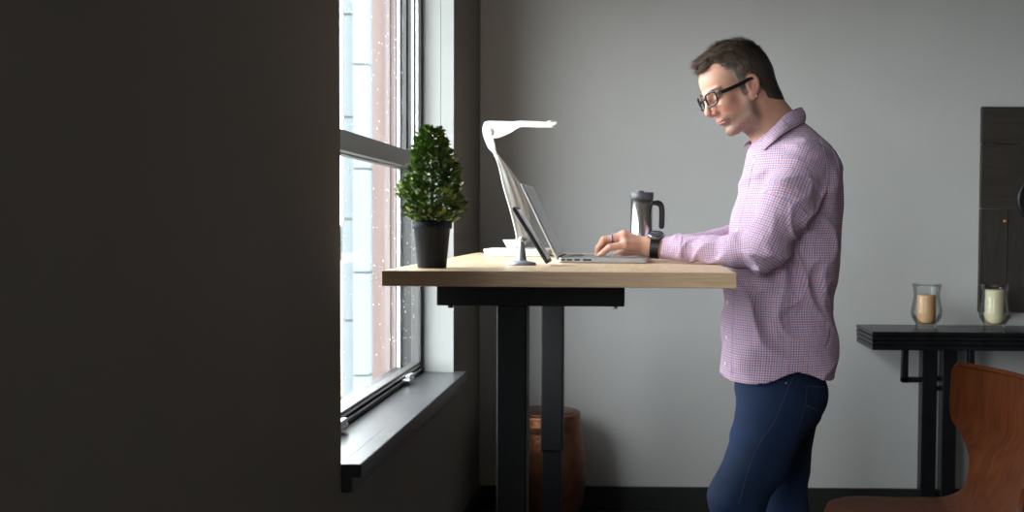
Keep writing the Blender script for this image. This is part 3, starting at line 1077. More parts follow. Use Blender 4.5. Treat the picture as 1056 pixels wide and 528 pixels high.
def zmap(x, z):
    """face proportions: maps real height to the height the features were drawn at"""
    w_ = np.clip((x + .005) / .045, 0, 1); w_ = w_ * w_ * (3 - 2 * w_)
    zo = np.interp(z, [-.190, -.100, -.0565, -.0235, .0055, .0235, .06, .2], [-.202, -.112, -.063, -.029, .001, .0205, .06, .2])
    return z * (1 - w_) + zo * w_


def xmap(x, z):
    k = .925 - .045 * np.clip((.01 - z) / .08, 0, 1)
    return np.where(x > 0, x / k, x)


def zinv(z):
    return float(np.interp(z, [-.202, -.112, -.063, -.029, .001, .0205, .06, .2], [-.190, -.100, -.0565, -.0235, .0055, .0235, .06, .2]))


def sd_face(q):
    """q in head coordinates"""
    s = q.copy(); s[..., 1] = np.abs(s[..., 1])
    ez0 = s[..., 2].copy(); ex0 = s[..., 0].copy(); s[..., 2] = zmap(s[..., 0], s[..., 2]); s[..., 0] = xmap(ex0, ez0)
    f = s_ell(s, (-.012, 0, .041), (.096, .075, .086))
    f = smin(f, s_ell(s, (.034, 0, .046), (.058, .061, .055)), .025)
    f = smin(f, s_ell(s, (.040, 0, -.026), (.046, .054, .066)), .025)
    f = smin(f, s_ell(s, (.020, 0, -.060), (.052, .046, .042)), .02)
    f = smin(f, s_cap(s, (.008, .055, -.036), (.014, .052, -.070), .014, .013), .035)
    f = smin(f, s_cap(s, (.014, .052, -.070), (.055, .016, -.099), .012, .014), .022)
    f = smin(f, s_ell(s, (.060, 0, -.097), (.018, .022, .015)), .012)
    f = smin(f, s_ell(s, (.070, .042, -.022), (.020, .019, .016)), .02)       # cheekbone
    f = smin(f, s_cap(s, (.090, .010, .020), (.080, .043, .020), .008, .007), .012)
    f = smax(f, -s_ell(s, (.104, .032, .001), (.017, .019, .013)), .010)      # eye socket
    f = smin(f, s_ell(s, (.080, .032, .001), (.0125, .0145, .0105)), .004)     # closed lid
    f = smin(f, s_cap(s, (.089, 0, .014), (.112, 0, -.024), .0065, .0085), .010)
    f = smin(f, s_ell(s, (.111, 0, -.029), (.0115, .0105, .0095)), .005)
    f = smin(f, s_ell(s, (.098, .012, -.035), (.0095, .0065, .0075)), .004)
    f = smax(f, -s_ell(s, (.103, .0065, -.0425), (.004, .003, .004)), .002)
    f = smin(f, s_ell(s, (.077, 0, -.056), (.015, .026, .018)), .012)         # muzzle
    f = smin(f, s_ell(s, (.0865, 0, -.0585), (.0072, .021, .0045)), .003)
    f = smin(f, s_ell(s, (.0832, 0, -.0675), (.0072, .018, .0048)), .003)
    f = smax(f, -s_cap(s, (.0945, 0, -.0630), (.081, .026, -.0640), .0015, .0011), .002)
    f = smax(f, -s_ell(s, (.091, 0, -.080), (.012, .018, .0055)), .008)
    # ear
    e = s.copy(); e[..., 2] = ez0; e[..., 0] = ex0
    ca, sa = math.cos(0.18), math.sin(0.18)
    ex = e[..., 0] + .008; ez = e[..., 2] + 0.002
    e = np.stack([ex * ca + ez * sa, e[..., 1] - .0785 + (ex) * .35, -ex * sa + ez * ca], -1)
    ear = s_ell(e, (0, 0, .006), (.0175, .0055, .026))
    ear = smin(ear, s_ell(e, (.004, -.001, -.024), (.009, .0045, .011)), .006)
    ear = smax(ear, -s_ell(e, (.002, .006, .005), (.0105, .0055, .017)), .003)
    ear = smin(ear, s_cap(e, (.002, .001, -.006), (-.006, .002, .012), .0025, .002), .003)
    ear = smin(ear, s_ell(e, (.012, -.001, -.004), (.003, .003, .005)), .003)
    f = smin(f, ear, .005)
    return f


def sd_head(p):
    f = sd_face(hl(p))
    f = smin(f, s_cap(p, NK0, NK1, .058, .066), .022)
    f = smin(f, s_cap(p, P(784, 104, 2.905), P(805, 130, 2.915), .047, .052), .02)
    f = smin(f, s_cap(p, P(777, 78, 2.905), P(786, 104, 2.905), .050, .047), .02)
    # neck muscle
    f = smin(f, s_cap(p, hw(-.025, .050, -.03), P(790, 150, 2.885), .014, .013), .03)
    f = smin(f, s_ell(p, P(815, 158, 2.92), (.085, .14, .05)), .03)
    return f


hlo = HO - np.array((.19, .15, .24)); hhi = HO + np.array((.19, .19, .17))
hp_, hf_ = grid_eval(sd_head, hlo, hhi, .0021)
LASTHEAD = (hp_, hf_)

# ---- hands
def top_sd(p):
    a_ = np.stack([np.abs(p[..., 0] - (lx0 + lx1) / 2) - (lx1 - lx0) / 2, np.abs(p[..., 1] - (LY0 + LY1) / 2) - (LY1 - LY0) / 2, p[..., 2] - kz - .0018], -1).max(-1)
    return np.minimum(a_, p[..., 2] - DT - .0004)


def hand_sd(spec):
    wrist, mcps, fingers, thumb, fore = spec
    def f(p):
        d_ = None
        for (c, r) in mcps:
            q = s_cap(p, wrist[0], c, wrist[1] * .62, r * 1.12)
            d_ = q if d_ is None else smin(d_, q, .010)
        for a, c in zip(mcps, mcps[1:]):
            d_ = smin(d_, s_cap(p, a[0], c[0], a[1], c[1]), .004)
        d_ = smin(d_, s_cap(p, wrist[0], fore[0], wrist[1], fore[1]), .012)
        for m_, fg in zip(mcps, fingers):
            q = chain(p, [m_] + fg, .003)
            d_ = smin(d_, q, .0045)
        q = chain(p, thumb, .006)
        d_ = smin(d_, q, .010)
        return np.maximum(d_, -top_sd(p))
    return f


def pl_(px, py, Y, r):
    return pp(px, min(py, 263.6), Y + .088, r)


def pr_(px, py, Y, r):
    return pp(px, min(py, 262.4), Y + .05, r)


LH = (pl_(670, 254.5, 2.80, .0265),
      [pl_(645, 252.5, 2.772, .0112), pl_(643.5, 245, 2.789, .0120), pl_(643.5, 242.5, 2.810, .0120), pl_(646, 244, 2.832, .0118)],
      [[pl_(629, 255, 2.766, .0088), pl_(622, 260.5, 2.767, .0076), pl_(617.5, 265.3, 2.769, .0062)],
       [pl_(623, 247.2, 2.787, .0095), pl_(617, 256, 2.788, .0080), pl_(615.3, 264, 2.790, .0066)],
       [pl_(624, 247.8, 2.811, .0095), pl_(618.5, 256.5, 2.812, .0080), pl_(617, 263.5, 2.813, .0066)],
       [pl_(628, 250.5, 2.836, .0092), pl_(623, 257, 2.838, .0078), pl_(622, 262.6, 2.84, .0064)]],
      [pl_(664, 257, 2.822, .0165), pl_(653, 258.5, 2.845, .0125), pl_(643, 260.3, 2.862, .0105), pl_(635, 262.2, 2.875, .0082)],
      pl_(705, 258, 2.782, .030))
RH = (pr_(689, 255.5, 2.985, .026),
      [pr_(664, 252.5, 3.035, .0112), pr_(663, 250, 3.018, .0118), pr_(663, 250, 2.998, .0118), pr_(664.5, 252.5, 2.978, .0115)],
      [[pr_(651, 254, 3.042, .0085), pr_(646, 258.5, 3.043, .0075), pr_(644, 262.2, 3.043, .0062)],
       [pr_(648, 252, 3.022, .0090), pr_(642, 257, 3.022, .0078), pr_(640, 262.2, 3.022, .0064)],
       [pr_(647, 252, 2.998, .0090), pr_(641, 257.5, 2.998, .0078), pr_(639, 262.6, 2.998, .0064)],
       [pr_(651, 256, 2.972, .0090), pr_(645, 260, 2.970, .0078), pr_(641, 263.2, 2.970, .0064)]],
      [pr_(683, 257.5, 2.955, .015), pr_(672, 260, 2.932, .0115), pr_(662, 261.3, 2.925, .0095), pr_(654, 262.5, 2.925, .0078)],
      pr_(716, 254, 2.995, .030))
pieces = [(hp_, hf_)]
for H_ in (LH, RH):
    allp = np.array([H_[0][0]] + [m_[0] for m_ in H_[1]] + [q[0] for fg in H_[2] for q in fg] + [q[0] for q in H_[3]] + [H_[4][0]])
    pieces.append(grid_eval(hand_sd(H_), allp.min(0) - .035, allp.max(0) + .035, .0015))

# ---- torso rings (photo outline), shared by body and shirt
RG = [(121, 800, 826, .030), (128, 789, 833, .060), (137, 781, 843, .095), (146, 774, 852, .135), (152, 771, 857, .163), (158, 769, 861, .180), (166, 767.5, 864, .194), (176, 765.5, 866, .203), (194, 761.5, 868.5, .205), (212, 757.5, 868, .20),
      (233, 753, 867, .196), (258, 749.5, 866, .19), (276, 748, 864.5, .186), (290, 746.5, 862.5, .184), (303, 746, 858.5, .182), (313, 746.2, 856.8, .181), (328, 745.5, 859.5, .181),
      (343, 744.5, 862.5, .183), (355, 744, 863, .184), (370, 742.5, 861.5, .186), (385, 741, 860, .188), (402, 740, 858.5, .19)]
zs_ = np.array([P(800, r[0], Ym).z for r in RG])[::-1]
xf_ = np.array([P(r[1], r[0], Ym).x for r in RG])[::-1]
xb_ = np.array([P(r[2], r[0], Ym).x for r in RG])[::-1]
hw_ = np.array([r[3] for r in RG])[::-1]


def sd_torso(p, shrink=0.0):
    z = p[..., 2]
    xf = np.interp(z, zs_, xf_); xb = np.interp(z, zs_, xb_); ww = np.interp(z, zs_, hw_) - shrink
    a = (xb - xf) / 2 - shrink; cx_ = (xb + xf) / 2
    n = 2.4
    k = ((np.abs(p[..., 0] - cx_) / a) ** n + (np.abs(p[..., 1] - Ym) / ww) ** n) ** (1 / n)
    f = (k - 1) * np.minimum(a, ww)
    return smax(f, z - (zs_[-1] - shrink), .02)


SL = [pp(829, 166, 2.765, .062), pp(812, 208, 2.715, .066), pp(789, 255, 2.700, .058)]
SLf = [pp(789, 255, 2.700, .058), pp(762, 258.5, 2.73, .047), pp(735, 257.5, 2.78, .038), pp(708, 256, 2.835, .0355), pp(680, 255, 2.888, .0345)]
SR = [pp(826, 164, 3.07, .060), pp(806, 200, 3.14, .060), pp(778, 240, 3.17, .052)]
SRf = [pp(778, 240, 3.17, .052), pp(740, 250, 3.12, .040), pp(693, 253.5, 3.04, .033)]


def sd_sleeve(p, up, fo):
    return smin(chain(p, up, .03), chain(p, fo, .02), .018)


def desk_sd(p):
    cxd, hxd = (DX0 + DX1) / 2, (DX1 - DX0) / 2
    q = np.stack([np.abs(p[..., 0] - cxd) - hxd, np.abs(p[..., 1] - 3.03) - 0.7, np.abs(p[..., 2] - (DT - .05)) - .0515], -1)
    return np.linalg.norm(np.maximum(q, 0), axis=-1) + np.minimum(q.max(-1), 0)


hemx = np.array([740, 755, 771, 790, 803, 811, 820, 835, 847, 858, 870])
hemy = np.array([390, 395, 396, 393.5, 388, 384.5, 382, 386, 391.5, 394.5, 395])
hemX = np.array([P(a, c, 2.78).x for a, c in zip(hemx, hemy)]); hemZ = np.array([P(a, c, 2.78).z for a, c in zip(hemx, hemy)])
cuL = P(681.5, 255, 2.888).x; cuR = P(694, 255, 3.04).x


def crease(t, w=.22):
    """sharp crests repeating every unit of t"""
    fr = np.abs(t - np.round(t))
    return np.exp(-(fr / w) ** 1.4)


def folds(p):
    """cloth folds as a height field around the torso"""
    x, y, z = p[..., 0], p[..., 1], p[..., 2]
    w1 = 0.5 * np.sin(9 * x + 7 * z + 3 * y) + 0.35 * np.sin(19 * z - 13 * x + 2) + .2 * np.sin(31 * x + 27 * z + 8 * y)
    m1 = np.clip(.5 + .8 * np.sin(8 * x - 9 * z + 1.3) , 0, 1)
    m2 = np.clip(.4 + .9 * np.sin(7 * z + 13 * x + 5 * y + .6), 0, 1)
    a = crease(8.5 * (z * .55 + x * .85) + w1) * m1        # diagonal from armpit down to the back
    c = crease(7.0 * (z * .80 - x * .60) - w1 + .3) * m2   # pulls across the front
    d_ = crease(5.5 * x + 1.2 * w1 + .4 * y, .16) * np.clip((1.06 - z) / .2, 0, 1) * m1
    return .012 * a + .0075 * c + .004 * d_ - .005


el = np.array(SL[2][0]); sh_ = np.array(SL[0][0])
def folds_sleeve(p, up, fo):
    ax = (np.array(up[2][0]) - np.array(up[0][0])); L1 = np.linalg.norm(ax); ax = ax / L1
    t = (p - np.array(up[0][0], np.float32)) @ ax
    axf = (np.array(fo[-1][0]) - np.array(fo[0][0])); L2 = np.linalg.norm(axf); axf = axf / L2
    tf = (p - np.array(fo[0][0], np.float32)) @ axf
    x, y, z = p[..., 0], p[..., 1], p[..., 2]
    w1 = .45 * np.sin(14 * x + 9 * z) + 0.35 * np.sin(27 * z - 15 * y + 1) + .2 * np.sin(40 * x + 33 * z)
    nr = np.exp(-((np.linalg.norm(p - np.array(fo[0][0], np.float32), axis=-1) - .02) / .12) ** 2)
    s1 = (p - np.array(up[0][0], np.float32)) @ np.cross(ax, (0, 1, 0)).astype(np.float32)
    g1 = crease(13 * (t + .55 * s1) + w1, .2) * np.clip(.45 + .8 * np.sin(17 * z + 12 * x), 0, 1)
    g3 = crease(10 * (t * .35 - s1) + 1.2 * w1, .18) * np.clip(.45 + .8 * np.sin(13 * x - 11 * z + 2), 0, 1)
    g2 = crease(19 * (tf + .6 * (z - fo[0][0][2])) + 1.3 * w1, .2) * np.clip(.5 + .8 * np.sin(31 * x + 20 * z), 0, 1)
    fw = np.clip(tf / .05, 0, 1)
    return (.014 * g1 * (.4 + .6 * nr) + .010 * g3) * (1 - fw) + .011 * g2 * fw * (.45 + .55 * nr) - .005


def sd_shirt(p):
    t = sd_torso(p) - folds(p)
    l = sd_sleeve(p, SL, SLf) - folds_sleeve(p, SL, SLf)
    r = sd_sleeve(p, SR, SRf) - folds_sleeve(p, SR, SRf)
    # cuffs: slightly proud band at the wrist
    l = np.where(p[..., 0] < P(703, 255, 2.845).x, l - .0015, l)
    # slanted cuff end
    l = np.maximum(l, (cuL - p[..., 0]) + (p[..., 2] - P(681, 255, 2.888).z) * 0.10)
    r = np.maximum(r, cuR - p[..., 0])
    f = smin(smin(t, l, .022), r, .022)
    f = smax(f, -desk_sd(p), .004)
    f = np.maximum(f, np.interp(p[..., 0], hemX, hemZ) - p[..., 2])
    return f


shp, shf = grid_eval(sd_shirt, (.055, 2.58, .715), (.60, 3.24, 1.50), .0034)
# hidden body under the clothes, hips and legs
KN = pp(759, 516, 2.80, .066); KF = pp(803, 528, 3.02, .064)
LG = [pp(799, 420, 2.835, .103), pp(783, 470, 2.815, .081), pp(760, 512, 2.80, .0715)]
LGs = [pp(760, 512, 2.80, .0715), pp(768, 600, 2.82, .056), ((P(782, 600, 2.85).x, 2.85, .10), .043)]
LF = [pp(812, 424, 3.02, .088), pp(806, 475, 3.02, .075), pp(807, 525, 3.02, .069)]
LFs = [pp(807, 525, 3.02, .069), pp(830, 600, 3.02, .055), ((P(850, 600, 3.02).x, 3.02, .10), .043)]


def sd_legs(p, sh=0.0):
    t = chain(p, [(a, r - sh) for a, r in LG + LGs[1:]], .02)
    u = chain(p, [(a, r - sh) for a, r in LF + LFs[1:]], .02)
    f = smin(t, u, .012)
    c = P(804, 400, 2.925)
    hip = s_ell(p, c, (.122 - sh, .178 - sh, .115))
    hip = smin(hip, s_ell(p, P(828, 410, 2.86), (.058 - sh, .075, .068)), .03)
    hip = smin(hip, s_ell(p, P(829, 410, 2.99), (.056 - sh, .075, .068)), .03)
    return smin(f, hip, .03)


def folds_j(p):
    x, y, z = p[..., 0], p[..., 1], p[..., 2]
    kz = np.exp(-((z - P(755, 449, 2.8).z) / .035) ** 2)
    a = (0.5 + 0.5 * np.sin(75 * z + 22 * x + 1.2 * np.sin(20 * y + 12 * x))) ** 2
    kn = np.exp(-((z - .47) / .06) ** 2)
    return .0045 * a * (kz + .5 * kn) + .0022 * (0.5 + 0.5 * np.sin(31 * (z - x) + 2 * np.sin(13 * x + 9 * y))) ** 2 - .001


def sd_jeans(p):
    f = sd_legs(p) - folds_j(p)
    f = np.maximum(f, .085 - p[..., 2])
    f = np.maximum(f, p[..., 2] - .80)
    return f


jp, jf = grid_eval(sd_jeans, (.12, 2.66, .06), (.60, 3.20, .81), .0045)


def sd_inner(p):
    f = np.maximum(sd_torso(p, .022), .79 - p[..., 2])
    f = smin(f, chain(p, [(a, r - .018) for a, r in SL + SLf[1:]], .02), .02)
    f = smin(f, chain(p, [(a, r - .018) for a, r in SR + SRf[1:]], .02), .02)
    f = smin(f, sd_legs(p, .012), .02)
    f = np.maximum(f, -desk_sd(p) + .004)
    return np.maximum(f, .07 - p[..., 2])


ip, if_ = grid_eval(sd_inner, (.04, 2.58, .04), (.60, 3.24, 1.50), .009)
pieces.append((ip, if_))
pos = np.concatenate([a for a, _ in pieces]); fcs = []; o_ = 0
for a, f_ in pieces:
    fcs.append(f_ + o_); o_ += len(a)
fcs = np.concatenate(fcs)

# skin colour attribute: lips, stubble, lids and rosy areas belong to the skin itself
skin = np.tile(np.array((.56, .30, .215)), (len(pos), 1))
q = hl(pos.astype(np.float32)); qx, qy, qz = xmap(q[:, 0], q[:, 2]), np.abs(q[:, 1]), zmap(q[:, 0], q[:, 2])
inhead = np.arange(len(pos)) < len(hp_)
def blend(mask, col, k):
    global skin
    mk = (mask * inhead * k)[:, None]
    skin = skin * (1 - mk) + np.array(col) * mk
sm_ = lambda v, a, b_: np.clip((v - a) / (b_ - a), 0, 1)
nz_ = 0.5 + 0.5 * np.sin(qx * 900) * np.sin(q[:, 1] * 870) * np.sin(qz * 930)
zb_ = np.interp(qx, [-.01, .008, .022, .040, .065, .085, .11], [-.022, -.012, -.030, -.046, -.047, -.044, -.044])
beard = sm_(zb_ - qz, -.004, .016) * sm_(qx, -.014, .004) * (1 - sm_(-qz, .116, .14))
blend(beard, (.17, .108, .082), .72)
blend(beard * (nz_ > .6), (.10, .07, .055), .45)
blend(np.exp(-((qz + .063) / .008) ** 2 - (qy / .019) ** 4) * (qx > .076), (.50, .19, .17), .85)
blend(np.exp(-((qx - .110) / .014) ** 2 - ((qz + .031) / .014) ** 2), (.60, .22, .17), .6)
blend(np.exp(-((qz + .02) / .018) ** 2 - ((qy - .045) / .018) ** 2) * (qx > .04), (.60, .26, .18), .45)
blend(((qy > .072) & (qx < .015) & (qx > -.035) & (qz > -.036)).astype(float), (.50, .22, .16), .7)
M['skin'] = attr_mat('skin', 'skin_tint', 0.52, spec=.35, sub=0.10, noise=(70, 0.06))
body = mesh_obj('body', pos, fcs, [M['skin']], person)
ca_ = body.data.color_attributes.new('skin_tint', 'FLOAT_COLOR', 'POINT')
ca_.data.foreach_set('color', np.concatenate([skin, np.ones((len(skin), 1))], 1).astype(np.float32).ravel())

# ---- checked shirt
M['shirt'] = mat('checked_cotton', (0.6, 0.6, 0.6), 0.8, spec=0.2)
def shirt_nodes(m):
    t = m.node_tree; b = t.nodes['Principled BSDF']
    uv = t.nodes.new('ShaderNodeUVMap'); uv.uv_map = 'cloth'
    sp = t.nodes.new('ShaderNodeSeparateXYZ'); t.links.new(uv.outputs[0], sp.inputs[0])
    def math_(op, a, c=None):
        n = t.nodes.new('ShaderNodeMath'); n.operation = op
        for i, v in enumerate((a, c)):
            if v is None: continue
            if isinstance(v, (int, float)): n.inputs[i].default_value = v
            else: t.links.new(v, n.inputs[i])
        return n.outputs[0]
    def line(src, period, phase, wd):
        v = math_('FRACT', math_('ADD', math_('DIVIDE', src, period), phase))
        d = math_('ABSOLUTE', math_('SUBTRACT', v, 0.5))
        n = t.nodes.new('ShaderNodeMapRange'); n.inputs['From Min'].default_value = wd / period / 2 + .04; n.inputs['From Max'].default_value = wd / period / 2 - .04
        t.links.new(d, n.inputs['Value']); return n.outputs['Result']
    base = (0.60, 0.52, 0.58)
    red = (0.82, 0.42, 0.48); blue = (0.42, 0.44, 0.72)
    cur = None
    for ax, k in ((0, .75), (1, .75)):
        for colr, ph in ((red, 0.0), (blue, 0.5)):
            ms = line(sp.outputs[ax], .0125, ph, .0038)
            mx = t.nodes.new('ShaderNodeMix'); mx.data_type = 'RGBA'; mx.blend_type = 'MULTIPLY'
            t.links.new(math_('MULTIPLY', ms, k), mx.inputs[0])
            if cur is None: mx.inputs[6].default_value = (*base, 1)
            else: t.links.new(cur, mx.inputs[6])
            mx.inputs[7].default_value = (*colr, 1)
            cur = mx.outputs[2]
    t.links.new(cur, b.inputs['Base Color'])
    tc = t.nodes.new('ShaderNodeTexCoord'); n = t.nodes.new('ShaderNodeTexNoise'); n.inputs['Scale'].default_value = 22; n.inputs['Detail'].default_value = 5; n.inputs['Distortion'].default_value = 1.2
    t.links.new(tc.outputs['Object'], n.inputs['Vector'])
    bp = t.nodes.new('ShaderNodeBump'); bp.inputs['Strength'].default_value = .55; bp.inputs['Distance'].default_value = .012
    t.links.new(n.outputs['Fac'], bp.inputs['Height']); t.links.new(bp.outputs['Normal'], b.inputs['Normal'])
    b.inputs['Sheen Weight'].default_value = 0.1
shirt_nodes(M['shirt'])


def seg_uv(p, segs):
    """length along the chain, and angle around it"""
    best = np.full(len(p), 1e9); U = np.zeros(len(p)); A = np.zeros(len(p)); acc = 0
    for (a, ra), (c, rc_) in zip(segs, segs[1:]):
        a = np.array(a); c = np.array(c); ab = c - a; L = np.linalg.norm(ab); d_ = ab / L
        t = (p - a) @ d_; tc = np.clip(t, 0, L)
        dist = np.linalg.norm(p - a - tc[:, None] * d_, axis=1) - (ra + (rc_ - ra) * tc / L)
        e1 = np.cross(d_, (0, 1, 0)); e1 /= np.linalg.norm(e1); e2 = np.cross(d_, e1)
        ang = np.arctan2((p - a) @ e2, (p - a) @ e1)
        mk = dist < best
        best = np.where(mk, dist, best); U = np.where(mk, acc + t, U); A = np.where(mk, ang, A); acc += L
    return U, A, best


def cloth_uv(o, pos, faces):
    ctr = pos[faces].mean(1)
    dt = sd_torso(ctr); dl = seg_uv(ctr, SL + SLf[1:])[2]; dr_ = seg_uv(ctr, SR + SRf[1:])[2]
    which = np.argmin(np.stack([dt - .004, dl, dr_]), 0)
    loops = pos[faces.ravel()]
    uv = np.zeros((len(loops), 2)); wl = np.repeat(which, 4)
    def wrap(al, ac):
        ac = np.repeat(ac, 4)
        return ac + (al - ac + PI) % (2 * PI) - PI
    def tor(p):
        cx_ = (np.interp(p[:, 2], zs_, xf_) + np.interp(p[:, 2], zs_, xb_)) / 2
        return np.arctan2(-(p[:, 0] - cx_), -(p[:, 1] - Ym))
    a = wrap(tor(loops), tor(ctr)); uv0 = np.stack([a * .17, loops[:, 2]], 1)
    res = [uv0]
    for sg, R_ in ((SL + SLf[1:], .052), (SR + SRf[1:], .05)):
        U, A, _ = seg_uv(loops, sg); Uc, Ac, _ = seg_uv(ctr, sg)
        A = wrap(A, Ac)
        res.append(np.stack([U, A * R_], 1))
    for i in range(3):
        uv[wl == i] = res[i][wl == i]
    l = o.data.uv_layers.new(name='cloth')
    l.data.foreach_set('uv', uv.astype(np.float32).ravel())


# drop the closing faces at hem and cuffs so the cloth ends in an edge
fc = shp[shf].mean(1)
nr_ = np.cross(shp[shf[:, 2]] - shp[shf[:, 0]], shp[shf[:, 3]] - shp[shf[:, 1]]); nr_ /= np.linalg.norm(nr_, axis=1)[:, None] + 1e-12
lid_h = (fc[:, 2] < np.interp(fc[:, 0], hemX, hemZ) + .0022) & (nr_[:, 2] < -.5)
lid_c = ((nr_[:, 0] < -.8) & (((np.abs(fc[:, 0] - cuL) < .008) & (fc[:, 1] < 2.96)) | ((np.abs(fc[:, 0] - cuR) < .004) & (fc[:, 1] > 2.96))) & (fc[:, 0] < P(705, 255, 2.9).x))
shf = shf[~(lid_h | lid_c)]
shirt = mesh_obj('shirt', shp, shf, [M['shirt']], person)
cloth_uv(shirt, np.array(shirt.data.vertices and [v.co for v in shirt.data.vertices]) + np.array(PO), shf)
so = shirt.modifiers.new('t', 'SOLIDIFY'); so.thickness = .0012; so.offset = -1

bvs = BVHTree.FromPolygons([tuple(v) for v in shp], [tuple(int(i) for i in f) for f in shf])
bvj = BVHTree.FromPolygons([tuple(v) for v in jp], [tuple(int(i) for i in f) for f in jf])


def on(bv, px, py, lift=0.0):
    h_ = bv.ray_cast(CAM, ray(px, py))
    if h_[0] is None:
        return None
    n_ = h_[1] if h_[1].dot(CAM - h_[0]) > 0 else -h_[1]
    return h_[0] + n_ * lift, n_


def seam(bv, pts, r, name, m, parent, n=8, lift=0.0, dash=None):
    b = MB(); cur = []
    for q in catmull([(a, c) for a, c in pts], n):
        h_ = on(bv, q[0], q[1], lift)
        if h_: cur.append(h_[0])
    if dash:
        for i in range(0, len(cur) - 1, 2):
            b.tube([cur[i], cur[i + 1]], r, 5)
    else:
        b.tube(cur, r, 6)
    return b.build(name, m, parent)


M['seam'] = mat('shirt_seam_thread', (0.33, 0.25, 0.38), 0.8, noise=(90, 0.2))
M['button'] = mat('white_button', (0.75, 0.73, 0.76), 0.35, noise=(60, 0.03))
seam(bvs, [(814.5, 262), (814, 290), (813.5, 320), (813.5, 350), (813, 383)], .0012, 'side_seam', M['seam'], shirt, lift=.0002)
seam(bvs, [(858, 153), (863, 165), (866, 180)], .0010, 'yoke_seam', M['seam'], shirt, lift=.0002)
for bx_, by_ in ((777.8, 166.5), (760.5, 237), (750.5, 312), (749.5, 348), (748.5, 375)):
    h_ = on(bvs, bx_, by_)
    if h_:
        b = MB()
        rot = h_[1].to_track_quat('Z', 'Y').to_matrix()
        b.lathe([(0, -.001), (.0052, -.001), (.0055, .001), (.0045, .0022), (.003, .0016), (0, .0016)], h_[0], 16, axis=rot)
        b.build('button', M['button'], shirt)

# placket ridge down the front
seam(bvs, [(778.5, 160), (775.5, 175), (770.5, 200), (763, 230)], .0010, 'placket_seam', M['seam'], shirt, lift=.0002)
seam(bvs, [(757, 300), (756, 330), (755, 360), (754, 392)], .0010, 'placket_seam', M['seam'], shirt, lift=.0002)

seam(bvs, [(704, 243), (702, 252), (702.5, 262), (705, 272)], .0010, 'cuff_seam', M['seam'], shirt, lift=.0002)
seam(bvs, [(845, 140), (851, 160), (853, 185), (848, 210), (838, 228)], .0010, 'armhole_seam', M['seam'], shirt, lift=.0002)
# collar
def sheet(name, rows, m, parent, n=8, thick=.0022, bow=.004):
    R_ = [catmull(r, n) for r in rows]
    cols = len(R_[0]); K = 7
    vs = []
    for j in range(K):
        u = j / (K - 1)
        for i in range(cols):
            p = Vector(R_[0][i]).lerp(Vector(R_[1][i]), u)
            outv = (p - Vector((P(806, 140, Ym).x, Ym, p.z))); outv.z = 0
            outv = outv.normalized() if outv.length > 1e-6 else outv
            vs.append(p + outv * (bow * math.sin(PI * u)))
    fs = [(j * cols + i, j * cols + i + 1, (j + 1) * cols + i + 1, (j + 1) * cols + i) for j in range(K - 1) for i in range(cols - 1)]
    b = MB(); b.add(vs, fs, 0, True)
    o = b.build(name, m, parent)
    l = o.data.uv_layers.new(name='cloth')
    co = [Vector(v) for v in vs]
    al = [0]
    for i in range(1, cols): al.append(al[-1] + (co[i + 3 * cols] - co[i - 1 + 3 * cols]).length)
    for lp in o.data.loops:
        vi = lp.vertex_index
        l.data[lp.index].uv = (al[vi % cols], (vi // cols) / (K - 1) * .045)
    s = o.modifiers.new('t', 'SOLIDIFY'); s.thickness = thick; s.offset = 0
    return o


def PP(*a):
    return tuple(P(*a))


bvn = BVHTree.FromPolygons([tuple(v) for v in hp_], [tuple(int(i) for i in f) for f in hf_])


def near_pt(bv, px, py, lift, Yd):
    h1 = on(bv, px, py, lift)
    return tuple(h1[0]) if h1 and h1[0].y < Yd + .06 else PP(px, py, Yd)


T_ = [near_pt(bvn, a, c, .006, y) for a, c, y in ((781.5, 149, 2.875), (790, 138.5, 2.846), (800, 127.5, 2.838), (808, 119.5, 2.846))] + [PP(819, 113, 2.872), PP(826.5, 110.8, 2.915),
      PP(821, 112, 2.962), PP(811, 117, 2.985), PP(800, 126, 2.99), PP(788, 137, 2.96), PP(774.5, 144.5, 2.91)]
B_2 = [near_pt(bvs, a, c, .005, y) for a, c, y in ((789.5, 155.8, 2.822), (799, 147.5, 2.800), (808, 140.5, 2.796), (818, 134, 2.812))] + [PP(827.5, 127.5, 2.86), PP(830, 125, 2.915),
       PP(825, 127, 2.985), PP(815, 131, 3.02), PP(803, 137, 3.035), PP(783, 145, 2.99), PP(766.5, 151.5, 2.915)]
sheet('collar', [T_, B_2], M['shirt'], shirt, bow=.006)

# ---- jeans
M['denim'] = mat('dark_denim', (0.006, 0.016, 0.046), 0.85, noise=(9, 0.3), bump=(420, 0.25), spec=0.2)
M['stitch'] = mat('tan_stitch_thread', (0.075, 0.06, 0.055), 0.8, noise=(90, 0.1))
jeans = mesh_obj('jeans', jp, jf, [M['denim']], person)
seam(bvj, [(819.5, 386), (811, 405), (798.5, 434.6), (784.4, 455.6), (773, 481), (762, 520)], .0009, 'outer_seam', M['stitch'], jeans, 40, dash=True)
seam(bvj, [(832, 397), (830.6, 416), (822, 446)], .0009, 'back_pocket_stitching', M['stitch'], jeans, 30, dash=True)
seam(bvj, [(832, 398), (841, 398.5), (850, 399)], .0009, 'back_pocket_stitching', M['stitch'], jeans, 12, dash=True)
seam(bvj, [(831, 418), (838, 421), (844, 424)], .0010, 'back_pocket_stitching', M['stitch'], jeans, 12, dash=True)
seam(bvj, [(790, 390), (799, 393), (809, 395)], .0012, 'front_pocket_stitching', M['stitch'], jeans, 10, dash=True)
h_ = on(bvj, 811, 394.6)
b = MB(); b.lathe([(0, 0), (.0048, 0), (.0045, .0015), (.002, .003), (0, .003)], h_[0], 14, axis=h_[1].to_track_quat('Z', 'Y').to_matrix()); b.build('rivet', M['chrome'], jeans)

